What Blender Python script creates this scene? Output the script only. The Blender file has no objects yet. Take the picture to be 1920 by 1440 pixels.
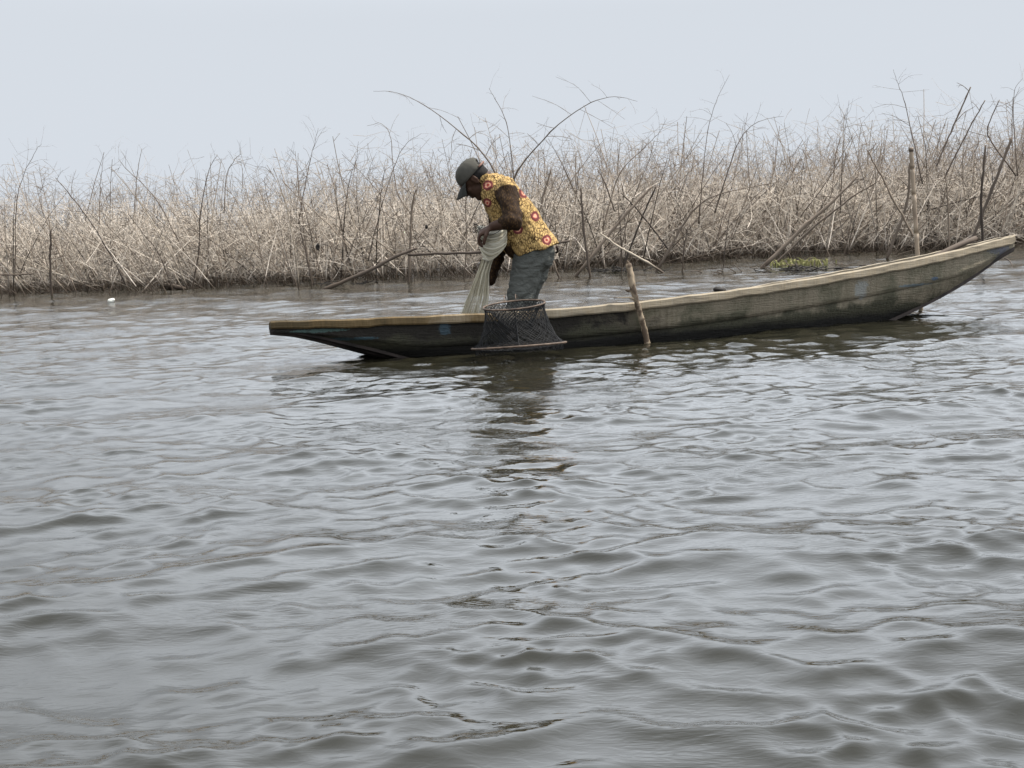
import bpy, bmesh, math, random
import numpy as np
from mathutils import Vector, Matrix, noise as mnoise

random.seed(7)
rng = np.random.default_rng(11)
R = math.radians
S = bpy.context.scene
COL = S.collection

# ------------------------------------------------------------------ camera
CAM_H = 0.95
FPX = 2880.0                        # focal length in photo pixels (1920 wide)
PITCH = math.atan(355.0 / FPX)
ROLL = R(2.3)
_fwd = np.array([0, math.cos(PITCH), -math.sin(PITCH)])
_up0 = np.array([0, math.sin(PITCH), math.cos(PITCH)])
_x0 = np.array([1.0, 0, 0])
_rt = math.cos(ROLL) * _x0 - math.sin(ROLL) * _up0
_up = math.cos(ROLL) * _up0 + math.sin(ROLL) * _x0
cam_d = bpy.data.cameras.new('camera')
cam = bpy.data.objects.new('camera', cam_d)
COL.objects.link(cam)
M = Matrix.Identity(4)
for i in range(3):
    M[i][0], M[i][1], M[i][2] = _rt[i], _up[i], -_fwd[i]
M[2][3] = CAM_H
cam.matrix_world = M
cam_d.sensor_width = 36.0
cam_d.lens = 36.0 * FPX / 1920.0
cam_d.clip_start = 0.05
cam_d.clip_end = 20000
S.camera = cam


def at(px, py, Y):
    """world point at distance Y (metres ahead) seen at photo pixel px,py"""
    d = _fwd + _rt * ((px - 960) / FPX) + _up * ((720 - py) / FPX)
    k = Y / d[1]
    return np.array([d[0] * k, Y, CAM_H + d[2] * k])


def on_water(px, py, z=0.0):
    d = _fwd + _rt * ((px - 960) / FPX) + _up * ((720 - py) / FPX)
    k = (z - CAM_H) / d[2]
    return np.array([d[0] * k, d[1] * k, z])


# ------------------------------------------------------------------ sky, sun, exposure
SUN_EL, SUN_AZ = R(62), R(76)       # azimuth clockwise from +Y (straight ahead): high on the right
W = bpy.data.worlds.new('World')
S.world = W
W.use_nodes = True
nt = W.node_tree
nt.nodes.clear()
out = nt.nodes.new('ShaderNodeOutputWorld')
bg = nt.nodes.new('ShaderNodeBackground')
sky = nt.nodes.new('ShaderNodeTexSky')
sky.sky_type = 'NISHITA'
sky.sun_disc = False
sky.sun_elevation = SUN_EL
sky.sun_rotation = SUN_AZ
sky.dust_density = 4.0
sky.air_density = 1.0
mix = nt.nodes.new('ShaderNodeMix')
mix.data_type = 'RGBA'
mix.inputs[7].default_value = (6.45, 6.9, 7.5, 1)      # harmattan dust veil, thinner overhead
gen = nt.nodes.new('ShaderNodeTexCoord')
sepz = nt.nodes.new('ShaderNodeSeparateXYZ')
veil = nt.nodes.new('ShaderNodeMapRange')
veil.interpolation_type = 'SMOOTHSTEP'
veil.inputs[1].default_value, veil.inputs[2].default_value = 0.05, 1.0
veil.inputs[3].default_value, veil.inputs[4].default_value = 0.94, 0.65
nt.links.new(gen.outputs['Generated'], sepz.inputs[0])
nt.links.new(sepz.outputs[2], veil.inputs[0])
nt.links.new(veil.outputs[0], mix.inputs[0])
# bright dust round the veiled sun: radiance rises with the elevation and towards the sun
SDIR = (math.sin(SUN_AZ) * math.cos(SUN_EL), math.cos(SUN_AZ) * math.cos(SUN_EL), math.sin(SUN_EL))
dots = nt.nodes.new('ShaderNodeVectorMath')
dots.operation = 'DOT_PRODUCT'
dots.inputs[1].default_value = SDIR
nt.links.new(gen.outputs['Generated'], dots.inputs[0])
aur = nt.nodes.new('ShaderNodeMapRange')
aur.interpolation_type = 'SMOOTHSTEP'
aur.inputs[1].default_value, aur.inputs[2].default_value = 0.0, 0.36
aur.inputs[3].default_value, aur.inputs[4].default_value = 0.0, 1.75
nt.links.new(dots.outputs['Value'], aur.inputs[0])
lift = nt.nodes.new('ShaderNodeMapRange')
lift.interpolation_type = 'SMOOTHSTEP'
lift.inputs[1].default_value, lift.inputs[2].default_value = 0.11, 0.25
lift.inputs[3].default_value, lift.inputs[4].default_value = 0.0, 1.0
nt.links.new(sepz.outputs[2], lift.inputs[0])
gain = nt.nodes.new('ShaderNodeMath')
gain.operation = 'MULTIPLY_ADD'
nt.links.new(aur.outputs[0], gain.inputs[0])
nt.links.new(lift.outputs[0], gain.inputs[1])
gain.inputs[2].default_value = 1.0
scl = nt.nodes.new('ShaderNodeVectorMath')
scl.operation = 'SCALE'
nt.links.new(mix.outputs[2], scl.inputs[0])
nt.links.new(gain.outputs[0], scl.inputs['Scale'])
nt.links.new(scl.outputs[0], bg.inputs[0])
bg.inputs[1].default_value = 0.1
nt.links.new(bg.outputs[0], out.inputs[0])

sl = bpy.data.lights.new('sun', 'SUN')
sl.energy = 5.0
sl.angle = R(0.9)
sl.color = (1.0, 0.95, 0.86)
sun = bpy.data.objects.new('sun', sl)
COL.objects.link(sun)
sd = Vector((math.sin(SUN_AZ) * math.cos(SUN_EL), math.cos(SUN_AZ) * math.cos(SUN_EL), math.sin(SUN_EL)))
sun.rotation_euler = sd.to_track_quat('Z', 'Y').to_euler()
sun.location = (8, -4, 12)

S.view_settings.view_transform = 'Standard'
S.view_settings.look = 'None'
S.view_settings.exposure = 0.15
S.view_settings.gamma = 1.0
S.view_settings.use_curve_mapping = False
S.render.engine = 'CYCLES'
S.cycles.max_bounces = 6
S.cycles.transparent_max_bounces = 8


# ------------------------------------------------------------------ helpers
def tag(o, label=None, cat=None, group=None, kind=None):
    if label: o['label'] = label
    if cat: o['category'] = cat
    if group: o['group'] = group
    if kind: o['kind'] = kind
    return o


def empty(name, loc):
    o = bpy.data.objects.new(name, None)
    o.empty_display_size = 0.1
    o.location = [float(c) for c in loc]
    COL.objects.link(o)
    return o


def link(name, me, parent=None):
    o = bpy.data.objects.new(name, me)
    COL.objects.link(o)
    if parent is not None:
        o.parent = parent
        bl = parent
        off = Vector((0, 0, 0))
        while bl is not None:
            off += bl.location
            bl = bl.parent
        o.location = -off
    return o


class MB:
    """collects shapes (world coordinates) into one mesh"""
    def __init__(self):
        self.v, self.f, self.n = [], [], 0

    def add(self, V, F):
        V = np.asarray(V, float)
        self.v.append(V)
        self.f += [tuple(int(i) + self.n for i in f) for f in F]
        self.n += len(V)
        return self

    def tube(self, pts, rad, sides=6, caps=True):
        V, F = tube(pts, rad, sides, caps)
        return self.add(V, F)

    def grid(self, P, close_u=False, close_v=False, flip=False):
        P = np.asarray(P, float)
        nu, nv = P.shape[:2]
        F = []
        for i in range(nu if close_u else nu - 1):
            for j in range(nv if close_v else nv - 1):
                a, b = i * nv + j, i * nv + (j + 1) % nv
                c, d = ((i + 1) % nu) * nv + (j + 1) % nv, ((i + 1) % nu) * nv + j
                F.append((a, d, c, b) if flip else (a, b, c, d))
        return self.add(P.reshape(-1, 3), F)

    def mesh(self, name, smooth=True):
        me = bpy.data.meshes.new(name)
        me.from_pydata(np.concatenate(self.v).tolist(), [], self.f)
        if smooth:
            me.polygons.foreach_set('use_smooth', [True] * len(me.polygons))
        me.update()
        return me

    def build(self, name, m, parent=None, smooth=True, recalc=False):
        me = self.mesh(name, smooth)
        if recalc:
            bm = bmesh.new(); bm.from_mesh(me)
            bmesh.ops.recalc_face_normals(bm, faces=bm.faces)
            bm.to_mesh(me); bm.free()
        me.materials.append(m)
        return link(name, me, parent)


def tube(pts, rad, sides=6, caps=True):
    pts = np.asarray(pts, float)
    n = len(pts)
    rad = np.broadcast_to(np.asarray(rad, float), (n,)) if np.ndim(rad) == 0 or len(np.atleast_1d(rad)) == 1 else np.asarray(rad, float)
    if len(rad) != n:
        rad = np.interp(np.linspace(0, 1, n), np.linspace(0, 1, len(rad)), rad)
    T = np.gradient(pts, axis=0)
    T /= np.linalg.norm(T, axis=1)[:, None] + 1e-12
    ref = np.array([0, 0, 1.0]) if abs(T[0][2]) < 0.8 else np.array([1.0, 0, 0])
    U = []
    u = ref - T[0] * ref.dot(T[0])
    for i in range(n):
        u = u - T[i] * u.dot(T[i])
        u = u / (np.linalg.norm(u) + 1e-12)
        U.append(u)
    U = np.array(U)
    Wv = np.cross(T, U)
    a = np.linspace(0, 2 * np.pi, sides, endpoint=False)
    V = (pts[:, None, :] + rad[:, None, None] * (U[:, None, :] * np.cos(a)[None, :, None] + Wv[:, None, :] * np.sin(a)[None, :, None])).reshape(-1, 3)
    F = []
    for i in range(n - 1):
        for j in range(sides):
            F.append((i * sides + j, i * sides + (j + 1) % sides, (i + 1) * sides + (j + 1) % sides, (i + 1) * sides + j))
    if caps:
        F.append(tuple(range(sides - 1, -1, -1)))
        F.append(tuple((n - 1) * sides + j for j in range(sides)))
    return V, F


def spline(P, n):
    """Catmull-Rom through the points"""
    P = np.asarray(P, float)
    if len(P) == 2:
        t = np.linspace(0, 1, n)[:, None]
        return P[0] * (1 - t) + P[1] * t
    Q = np.vstack([2 * P[0] - P[1], P, 2 * P[-1] - P[-2]])
    res = []
    for s in np.linspace(0, len(P) - 1, n):
        i = min(int(s), len(P) - 2)
        t = s - i
        a, b, c, d = Q[i], Q[i + 1], Q[i + 2], Q[i + 3]
        res.append(0.5 * (2 * b + (c - a) * t + (2 * a - 5 * b + 4 * c - d) * t * t + (3 * b - a - 3 * c + d) * t ** 3))
    return np.array(res)


def capsule(mb, a, b, ra, rb, sides=14):
    """closed tapered capsule with round ends"""
    a, b = np.asarray(a, float), np.asarray(b, float)
    d = b - a
    L = np.linalg.norm(d)
    d = d / L
    pts, rad = [], []
    for k in range(5):
        t = math.pi / 2 * (1 - k / 4)
        pts.append(a - d * ra * math.sin(t)); rad.append(max(ra * math.cos(t), ra * 0.03))
    for k in range(5):
        t = math.pi / 2 * k / 4
        pts.append(b + d * rb * math.sin(t)); rad.append(max(rb * math.cos(t), rb * 0.03))
    pts = np.array(pts)
    # tangents along d everywhere
    ref = np.array([0, 1.0, 0]) if abs(d[1]) < 0.8 else np.array([1.0, 0, 0])
    u = ref - d * ref.dot(d); u /= np.linalg.norm(u)
    w = np.cross(d, u)
    an = np.linspace(0, 2 * np.pi, sides, endpoint=False)
    V = np.array([p + r * (u * math.cos(t) + w * math.sin(t)) for p, r in zip(pts, rad) for t in an])
    F = []
    n = len(pts)
    for i in range(n - 1):
        for j in range(sides):
            F.append((i * sides + j, i * sides + (j + 1) % sides, (i + 1) * sides + (j + 1) % sides, (i + 1) * sides + j))
    F.append(tuple(range(sides - 1, -1, -1))); F.append(tuple((n - 1) * sides + j for j in range(sides)))
    mb.add(V, F)


def ellipsoid(mb, c, ax, nu=12, nv=18):
    """ax: 3x3 rows = semi-axis vectors"""
    c = np.asarray(c, float); ax = np.asarray(ax, float)
    V, F = [], []
    for i in range(1, nu):
        th = math.pi * i / nu
        for j in range(nv):
            ph = 2 * math.pi * j / nv
            V.append(c + ax[0] * math.sin(th) * math.cos(ph) + ax[1] * math.sin(th) * math.sin(ph) + ax[2] * math.cos(th))
    for i in range(nu - 2):
        for j in range(nv):
            F.append((i * nv + j, (i + 1) * nv + j, (i + 1) * nv + (j + 1) % nv, i * nv + (j + 1) % nv))
    V.append(c + ax[2]); V.append(c - ax[2])
    k = (nu - 1) * nv
    for j in range(nv):
        F.append((k, j, (j + 1) % nv))
        F.append((k + 1, (nu - 2) * nv + (j + 1) % nv, (nu - 2) * nv + j))
    mb.add(V, F)


def fuse(mb, name, m, parent, voxel, smooth_it=6, warp=None):
    """union of closed shells into one continuous skin"""
    me = mb.mesh(name)
    bm = bmesh.new(); bm.from_mesh(me)
    bmesh.ops.recalc_face_normals(bm, faces=bm.faces)
    bm.to_mesh(me); bm.free()
    tmp = bpy.data.objects.new('fuse_source', me)
    COL.objects.link(tmp)
    rm = tmp.modifiers.new('remesh', 'REMESH')
    rm.mode = 'VOXEL'; rm.voxel_size = voxel; rm.use_smooth_shade = True
    sm = tmp.modifiers.new('smooth', 'SMOOTH')
    sm.iterations = smooth_it; sm.factor = 0.5
    dg = bpy.context.evaluated_depsgraph_get()
    res = bpy.data.meshes.new_from_object(tmp.evaluated_get(dg))
    bpy.data.objects.remove(tmp)
    if warp:
        no = [v.normal.copy() for v in res.vertices]
        for v, nn in zip(res.vertices, no):
            v.co += nn * warp(v.co, nn)
    res.polygons.foreach_set('use_smooth', [True] * len(res.polygons))
    res.name = name
    res.materials.clear()
    res.materials.append(m)
    res.update()
    return link(name, res, parent)


# ------------------------------------------------------------------ material helpers
class NT:
    def __init__(self, name):
        self.m = bpy.data.materials.new(name)
        self.m.use_nodes = True
        self.t = self.m.node_tree
        self.b = self.t.nodes['Principled BSDF']

    def node(self, typ, **kw):
        n = self.t.nodes.new(typ)
        for k, v in kw.items():
            setattr(n, k, v)
        return n

    def link(self, a, b):
        self.t.links.new(a, b)

    def val(self, sock, v):
        if isinstance(v, (int, float)):
            sock.default_value = v
        elif isinstance(v, (tuple, list)):
            sock.default_value = v
        else:
            self.link(v, sock)

    def math(self, op, a, b=None, clamp=False):
        n = self.node('ShaderNodeMath', operation=op, use_clamp=clamp)
        self.val(n.inputs[0], a)
        if b is not None: self.val(n.inputs[1], b)
        return n.outputs[0]

    def mix(self, f, a, b, typ='MIX'):
        n = self.node('ShaderNodeMix', data_type='RGBA', blend_type=typ)
        self.val(n.inputs[0], f)
        self.val(n.inputs[6], (*a, 1) if isinstance(a, tuple) and len(a) == 3 else a)
        self.val(n.inputs[7], (*b, 1) if isinstance(b, tuple) and len(b) == 3 else b)
        return n.outputs[2]

    def pos(self):
        return self.node('ShaderNodeNewGeometry').outputs['Position']

    def mapping(self, vec, scale=(1, 1, 1), rot=(0, 0, 0), loc=(0, 0, 0)):
        n = self.node('ShaderNodeMapping')
        n.inputs['Scale'].default_value = scale
        n.inputs['Rotation'].default_value = rot
        n.inputs['Location'].default_value = loc
        self.link(vec, n.inputs[0])
        return n.outputs[0]

    def noise(self, vec, scale, detail=4, rough=0.55, dist=0.0, out='Fac'):
        n = self.node('ShaderNodeTexNoise')
        n.inputs['Scale'].default_value = scale
        n.inputs['Detail'].default_value = detail
        n.inputs['Roughness'].default_value = rough
        n.inputs['Distortion'].default_value = dist
        self.link(vec, n.inputs['Vector'])
        return n.outputs[out]

    def ramp(self, f, stops, interp='LINEAR'):
        n = self.node('ShaderNodeValToRGB')
        n.color_ramp.interpolation = interp
        e = n.color_ramp.elements
        while len(e) < len(stops): e.new(0.5)
        for i, (p, c) in enumerate(stops):
            e[i].position = p
            e[i].color = (c, c, c, 1) if isinstance(c, (int, float)) else (*c, 1)
        self.link(f, n.inputs[0])
        return n.outputs[0]

    def sep(self, vec):
        n = self.node('ShaderNodeSeparateXYZ')
        self.link(vec, n.inputs[0])
        return n.outputs

    def bump(self, h, strength=0.5, dist=0.01, prev=None):
        n = self.node('ShaderNodeBump')
        n.inputs['Strength'].default_value = strength
        n.inputs['Distance'].default_value = dist
        self.link(h, n.inputs['Height'])
        if prev is not None: self.link(prev, n.inputs['Normal'])
        return n.outputs[0]

    def done(self, color, rough=0.7, normal=None, spec=0.4):
        self.val(self.b.inputs['Base Color'], (*color, 1) if isinstance(color, tuple) and len(color) == 3 else color)
        self.val(self.b.inputs['Roughness'], rough)
        self.b.inputs['Specular IOR Level'].default_value = spec
        if normal is not None: self.link(normal, self.b.inputs['Normal'])
        return self.m


def plain(name, c1, c2, scale=20, rough=0.8, bump=0.3, bdist=0.004, spec=0.3, stretch=(1, 1, 1)):
    k = NT(name)
    v = k.mapping(k.node('ShaderNodeTexCoord').outputs['Object'], stretch)
    n = k.noise(v, scale)
    c = k.mix(k.ramp(n, [(0.35, 0.0), (0.65, 1.0)]), c1, c2)
    return k.done(c, rough, k.bump(n, bump, bdist), spec)


# ------------------------------------------------------------------ water
def water_material():
    k = NT('turbid_lake_water')
    p = k.pos()
    v1 = k.mapping(p, (0.9, 1.5, 1.0), (0, 0, R(14)))
    v2 = k.mapping(p, (0.45, 2.0, 1.0), (0, 0, R(-16)))
    patch = k.ramp(k.noise(p, 1.1, 2), [(0.46, 0.0), (0.64, 1.0)])
    a = k.noise(v1, 26, 2, 0.5, 0.6)
    b = k.noise(v2, 44, 1, 0.5, 0.5)
    h = k.math('ADD', k.math('MULTIPLY', a, 0.6), k.math('MULTIPLY', k.math('MULTIPLY', b, patch), 0.8))
    # finer and steeper ripples out where the wind reaches over the open water
    h = k.math('MULTIPLY', h, k.ramp(k.math('DIVIDE', k.sep(p)[1], 20.0), [(0.2, 0.46), (0.65, 1.0)]))
    nb = k.bump(h, 1.0, 0.0036)
    silt = k.mix(k.noise(p, 0.5, 2), (0.013, 0.012, 0.007), (0.019, 0.0175, 0.011))
    k.b.inputs['IOR'].default_value = 1.40
    k.done(silt, 0.035, nb, 0.5)
    return k.m


def build_water():
    rows = np.concatenate([np.arange(1.0, 3.2, 0.0125), np.arange(3.2, 7, 0.018), np.arange(7, 12.5, 0.022), np.arange(12.5, 20, 0.036), np.arange(20, 24, 0.08),
                           np.geomspace(24, 60, 50), np.geomspace(66, 6000, 26)])
    nc = 560
    core = np.linspace(-0.46, 0.46, nc)
    side = np.geomspace(0.5, 4.0, 14)
    cols = np.concatenate([-side[::-1], core, side])
    Yg, Cg = np.meshgrid(rows, cols, indexing='ij')
    Xg = Cg * (Yg + 0.6)
    dY = np.gradient(rows)[:, None] * np.ones_like(Cg)
    dX = np.abs(np.gradient(Xg, axis=1))
    sp = np.maximum(dY, dX)
    r = np.random.default_rng(5)
    mod = 0.5 + 0.5 * np.sin(Xg * 0.9 + 1.3 * np.sin(Yg * 0.55 + 0.8)) * np.sin(Yg * 0.8 + 1.1 * np.sin(Xg * 0.7 + 2.0))

    def waves(n, l0, l1, mean, spread, peak, width):
        H = np.zeros_like(Xg); DX = np.zeros_like(Xg); DY = np.zeros_like(Xg)
        e2 = 0.0
        for i in range(n):
            lam = l0 * (l1 / l0) ** ((i + r.random()) / n)
            th = R(mean) + r.normal(0, spread)
            kx, ky = math.cos(th), math.sin(th)
            k = 2 * math.pi / lam
            sl = math.exp(-(math.log(lam / peak) / width) ** 2)
            a = sl / k
            w = np.clip((lam / sp - 2.5) / 3.0, 0, 1)
            arg = k * (kx * Xg + ky * Yg) + r.random() * 6.283
            c, q = np.cos(arg), np.sin(arg)
            H += a * w * c
            DX -= a * w * kx * q
            DY -= a * w * ky * q
            e2 += a * a / 2
        e = math.sqrt(e2)
        return H / e, DX / e, DY / e

    # wind chop: flat troughs and peaked little crests
    H, DX, DY = waves(130, 0.09, 1.4, 276, 0.80, 0.20, 0.72)
    H = 1.9 * np.tanh(H / 1.9)
    gust = 0.92 + 0.2 * mod
    CH = 0.0037
    Z = CH * gust * (np.exp(0.42 * H) - 1.09) * 2.2
    X = Xg + CH * 1.5 * gust * DX
    Y = Yg + CH * 1.5 * gust * DY
    HL, DXL, DYL = waves(30, 0.55, 1.8, 268, 0.6, 0.95, 0.5)
    Z += 0.0085 * HL
    X += 0.0085 * DXL
    Y += 0.0085 * DYL
    # ripples riding on the chop, in groups
    H2, DX2, DY2 = waves(120, 0.045, 0.20, 250, 1.0, 0.095, 0.6)
    H3, _, _ = waves(24, 0.5, 1.6, 200, 2.0, 0.9, 0.6)
    grp = np.clip(0.45 + 0.5 * mod + 0.55 * H3, 0.1, 1.8)
    Z += 0.0015 * H2 * grp
    X += 0.0015 * DX2 * grp
    Y += 0.0015 * DY2 * grp
    Z *= np.interp(Yg, [0, 9, 14], [1, 1, 0.72])
    calm = np.clip((34 - Yg) / 12, 0.15, 1)
    Z *= calm
    V = np.stack([X, Y, Z], -1).reshape(-1, 3)
    nr, ncl = Xg.shape
    idx = np.arange(nr * ncl).reshape(nr, ncl)
    q = np.stack([idx[:-1, :-1], idx[:-1, 1:], idx[1:, 1:], idx[1:, :-1]], -1).reshape(-1, 4)
    # apron behind the camera
    me = bpy.data.meshes.new('lake_water')
    nv = len(V)
    extra = np.array([[-60, -40, 0], [60, -40, 0.0]])
    V = np.vstack([V, extra])
    me.vertices.add(len(V))
    me.vertices.foreach_set('co', V.ravel())
    row0 = idx[0]
    loops = np.concatenate([q.ravel(), np.concatenate([[nv, nv + 1], row0[::-1]])])
    starts = np.concatenate([np.arange(len(q)) * 4, [len(q) * 4]])
    me.loops.add(len(loops))
    me.loops.foreach_set('vertex_index', loops.astype(np.int32))
    me.polygons.add(len(starts))
    me.polygons.foreach_set('loop_start', starts.astype(np.int32))
    me.update(calc_edges=True)
    me.validate()
    me.polygons.foreach_set('use_smooth', [True] * len(me.polygons))
    me.materials.append(water_material())
    tag(link('lake_water', me), kind='structure')


build_water()

# ------------------------------------------------------------------ wood materials of the brush
def twig_material(name, pale, dark, island=True, wet=True):
    k = NT(name)
    g = k.node('ShaderNodeNewGeometry')
    n = k.noise(k.mapping(g.outputs['Position'], (1, 1, 0.6)), 9, 3)
    f = g.outputs['Random Per Island'] if island else k.node('ShaderNodeObjectInfo').outputs['Random']
    f = k.math('ADD', k.math('MULTIPLY', f, 0.75), k.math('MULTIPLY', n, 0.4))
    c = k.ramp(f, [(0.28, dark), (0.50, tuple((a + b) * 0.42 for a, b in zip(pale, dark))), (0.82, pale)])
    if wet:
        z = k.sep(g.outputs['Position'])[2]
        zz = k.math('ADD', z, k.math('MULTIPLY', k.math('SUBTRACT', n, 0.5), 0.16))
        w = k.ramp(zz, [(0.04, 1.0), (0.15, 0.0)])
        c = k.mix(w, c, (0.085, 0.063, 0.046))
        # colour runs to a darker brown with height
        c = k.mix(k.ramp(k.math('DIVIDE', z, 2.0), [(0.42, 0.0), (0.62, 0.62)]), c, (0.17, 0.13, 0.10))
    return k.done(c, 0.75, None, 0.25)


M_TWIG = twig_material('dry_twigs', (0.82, 0.715, 0.60), (0.045, 0.034, 0.026))
M_STICK = twig_material('weathered_sticks', (0.22, 0.172, 0.13), (0.10, 0.077, 0.06), island=False)
M_DARKSTICK = twig_material('dark_sticks', (0.105, 0.08, 0.062), (0.052, 0.04, 0.032), island=False)
M_PALESTICK = twig_material('pale_sticks', (0.44, 0.37, 0.29), (0.24, 0.19, 0.145), island=False)
M_BLACK = plain('blackened_leaf', (0.012, 0.010, 0.008), (0.03, 0.024, 0.02), 30, 0.7)


# ------------------------------------------------------------------ the boat
TIP_L = np.array([-1.440, 9.22])
TIP_R = np.array([3.665, 11.12])
AX = TIP_R - TIP_L
BLEN = float(np.linalg.norm(AX))
AX = AX / BLEN
NR = np.array([AX[1], -AX[0]])           # horizontal, towards the camera side
HEEL = R(6.6)
t_key = np.array([0.0, 0.12, 0.25, 0.33, 0.46, 0.60, 0.72, 0.84, 0.93, 1.0])
# height of the near gunwale above the water along the boat
zg_key = np.array([0.252, 0.247, 0.243, 0.246, 0.270, 0.318, 0.368, 0.428, 0.478, 0.520])
zb_t = np.array([0.0, 0.028, 0.140, 0.20, 0.30, 0.45, 0.60, 0.70, 0.79, 0.86, 0.92, 0.965, 1.0])
zb_v = np.array([0.20, 0.178, -0.02, -0.16, -0.23, -0.25, -0.23, -0.15, -0.02, 0.10, 0.225, 0.345, 0.44])


def sm_interp(t, xs, ys):
    tt = np.clip(t, xs[0], xs[-1])
    d = 0.025
    return (np.interp(tt, xs, ys) * 2 + np.interp(np.clip(tt - d, xs[0], xs[-1]), xs, ys) + np.interp(np.clip(tt + d, xs[0], xs[-1]), xs, ys)) / 4


def half_beam(t):
    return 0.016 + 0.475 * max(0.0, 1 - abs(2 * t - 1) ** 2.1) ** 0.92


def boat_pt(t, v, z):
    """t along the boat, v sideways (positive = near side), z up; heeled away from the camera"""
    vv = v * math.cos(HEEL) - z * math.sin(HEEL) * 0.3
    zz = z + v * math.sin(HEEL)
    p = TIP_L + AX * BLEN * t + NR * vv
    return np.array([p[0], p[1], zz])


def sect(t, side):
    """outer profile: rail line, seam, chine"""
    hb = half_beam(t)
    zg = float(sm_interp(t, t_key, zg_key)) - hb * math.sin(HEEL)
    if t > 0.995 or t < 0.005:
        zg = float(np.interp(t, t_key, zg_key)) - hb * math.sin(HEEL)
    zb = float(sm_interp(t, zb_t, zb_v))
    zb = min(zb, zg - 0.054)
    zk = max(zg - 0.185, zb + 0.42 * (zg - 0.068 - zb))
    hc = 0.012 + max(0, hb - 0.016) * 0.60
    hk = 0.014 + max(0, hb - 0.016) * 0.93
    return hb, zg, zk, zb, hk, hc


TS = np.concatenate([np.linspace(0, 0.12, 14), np.linspace(0.13, 0.86, 46), np.linspace(0.872, 1, 16)])


def rough(i, amp, seed):
    return amp * mnoise.noise(Vector((i * 3.1, seed, 0.3)))


def hull_material(name, tar_edge, lower):
    """weathered planks, tarred towards the left end, algae and old blue paint"""
    k = NT(name)
    p = k.pos()
    # along-the-boat coordinate
    dot = k.node('ShaderNodeVectorMath', operation='DOT_PRODUCT')
    k.link(p, dot.inputs[0]); dot.inputs[1].default_value = (AX[0], AX[1], 0)
    s = k.math('SUBTRACT', dot.outputs['Value'], float(TIP_L @ AX))
    z = k.sep(p)[2]
    comb = k.node('ShaderNodeCombineXYZ')
    k.link(s, comb.inputs[0]); k.link(z, comb.inputs[2])
    uv = comb.outputs[0]
    grain = k.noise(k.mapping(uv, (1.2, 1, 16)), 7, 5, 0.6)
    drip = k.noise(k.mapping(uv, (26, 1, 1.5)), 1.6, 4, 0.6)
    blot = k.noise(uv, 4.5, 6, 0.65, 0.4)
    fine = k.noise(uv, 60, 4, 0.65)
    wood = k.mix(grain, (0.165, 0.138, 0.096), (0.285, 0.243, 0.176))
    wood = k.mix(k.ramp(drip, [(0.45, 0.0), (0.72, 0.7)]), wood, (0.14, 0.12, 0.078))
    wood = k.mix(k.ramp(blot, [(0.47, 0.0), (0.62, 0.85)]), wood, (0.10, 0.095, 0.06))
    tar = k.mix(fine, (0.010, 0.0085, 0.0065), (0.028, 0.023, 0.017))
    e = k.math('ADD', s, k.math('MULTIPLY', k.math('SUBTRACT', blot, 0.5), 1.5))
    tmask = k.ramp(k.math('DIVIDE', e, 6.0), [(tar_edge / 6 - 0.03, 1.0), (tar_edge / 6 + 0.035, 0.0)])
    c = k.mix(tmask, wood, tar)
    # algae: grows from the water up
    al = k.math('ADD', k.math('MULTIPLY', z, -6.5 if lower else -8.0), k.math('MULTIPLY', blot, 2.2))
    am = k.ramp(al, [(0.05, 0.0), (0.62, 0.95)] if not lower else [(-0.0, 0.0), (0.45, 0.97)])
    alg = k.mix(fine, (0.019, 0.018, 0.011), (0.085, 0.081, 0.050))
    c = k.mix(am, c, alg)
    # sodden band at the waterline
    c = k.mix(k.ramp(k.math('ADD', z, k.math('MULTIPLY', k.math('SUBTRACT', blot, 0.5), 0.09)), [(0.035, 1.0), (0.085, 0.0)]), c, (0.010, 0.009, 0.007))
    # remains of blue paint
    for (bs, bz, ws, wz, colr) in PAINT:
        ds = k.math('DIVIDE', k.math('SUBTRACT', s, bs), ws)
        dz = k.math('DIVIDE', k.math('SUBTRACT', z, bz), wz)
        d = k.math('ADD', k.math('POWER', ds, 2.0), k.math('POWER', dz, 2.0))
        d = k.math('ADD', d, k.math('MULTIPLY', k.math('SUBTRACT', k.noise(uv, 26, 6, 0.75, 0.5), 0.5), 4.5))
        c = k.mix(k.ramp(d, [(0.55, 0.85), (1.25, 0.0)]), c, colr)
    h = k.math('ADD', k.math('MULTIPLY', grain, 0.6), k.math('MULTIPLY', k.math('ADD', fine, blot), 0.5))
    return k.done(c, 0.72, k.bump(h, 0.9, 0.022), 0.3)


def s_at(px, py, Y):
    w = at(px, py, Y)
    return float((w[:2] - TIP_L) @ AX), float(w[2])


PAINT = []
for (px, py, Y, ws, wz, colr) in [(832, 614, 9.3, 0.04, 0.045, (0.05, 0.08, 0.10)), (650, 634, 9.3, 0.2, 0.011, (0.045, 0.08, 0.095)),
                                  (590, 618, 9.3, 0.18, 0.012, (0.06, 0.10, 0.09)),
                                  (1592, 540, 10.35, 0.06, 0.07, (0.27, 0.275, 0.255)), (1728, 521, 10.7, 0.035, 0.015, (0.07, 0.11, 0.17)),
                                  (1690, 533, 10.6, 0.17, 0.010, (0.16, 0.20, 0.22)), (1870, 468, 11.0, 0.16, 0.03, (0.10, 0.105, 0.115)),
                                  (1880, 475, 11.0, 0.07, 0.05, (0.10, 0.10, 0.12))]:
    s_, z_ = s_at(px, py, Y)
    PAINT.append((s_, z_, ws, wz, colr))

M_HULL = hull_material('weathered_hull_planks', 2.15, False)
M_HULL_LOW = hull_material('algae_hull_planks', 1.6, True)


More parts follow.
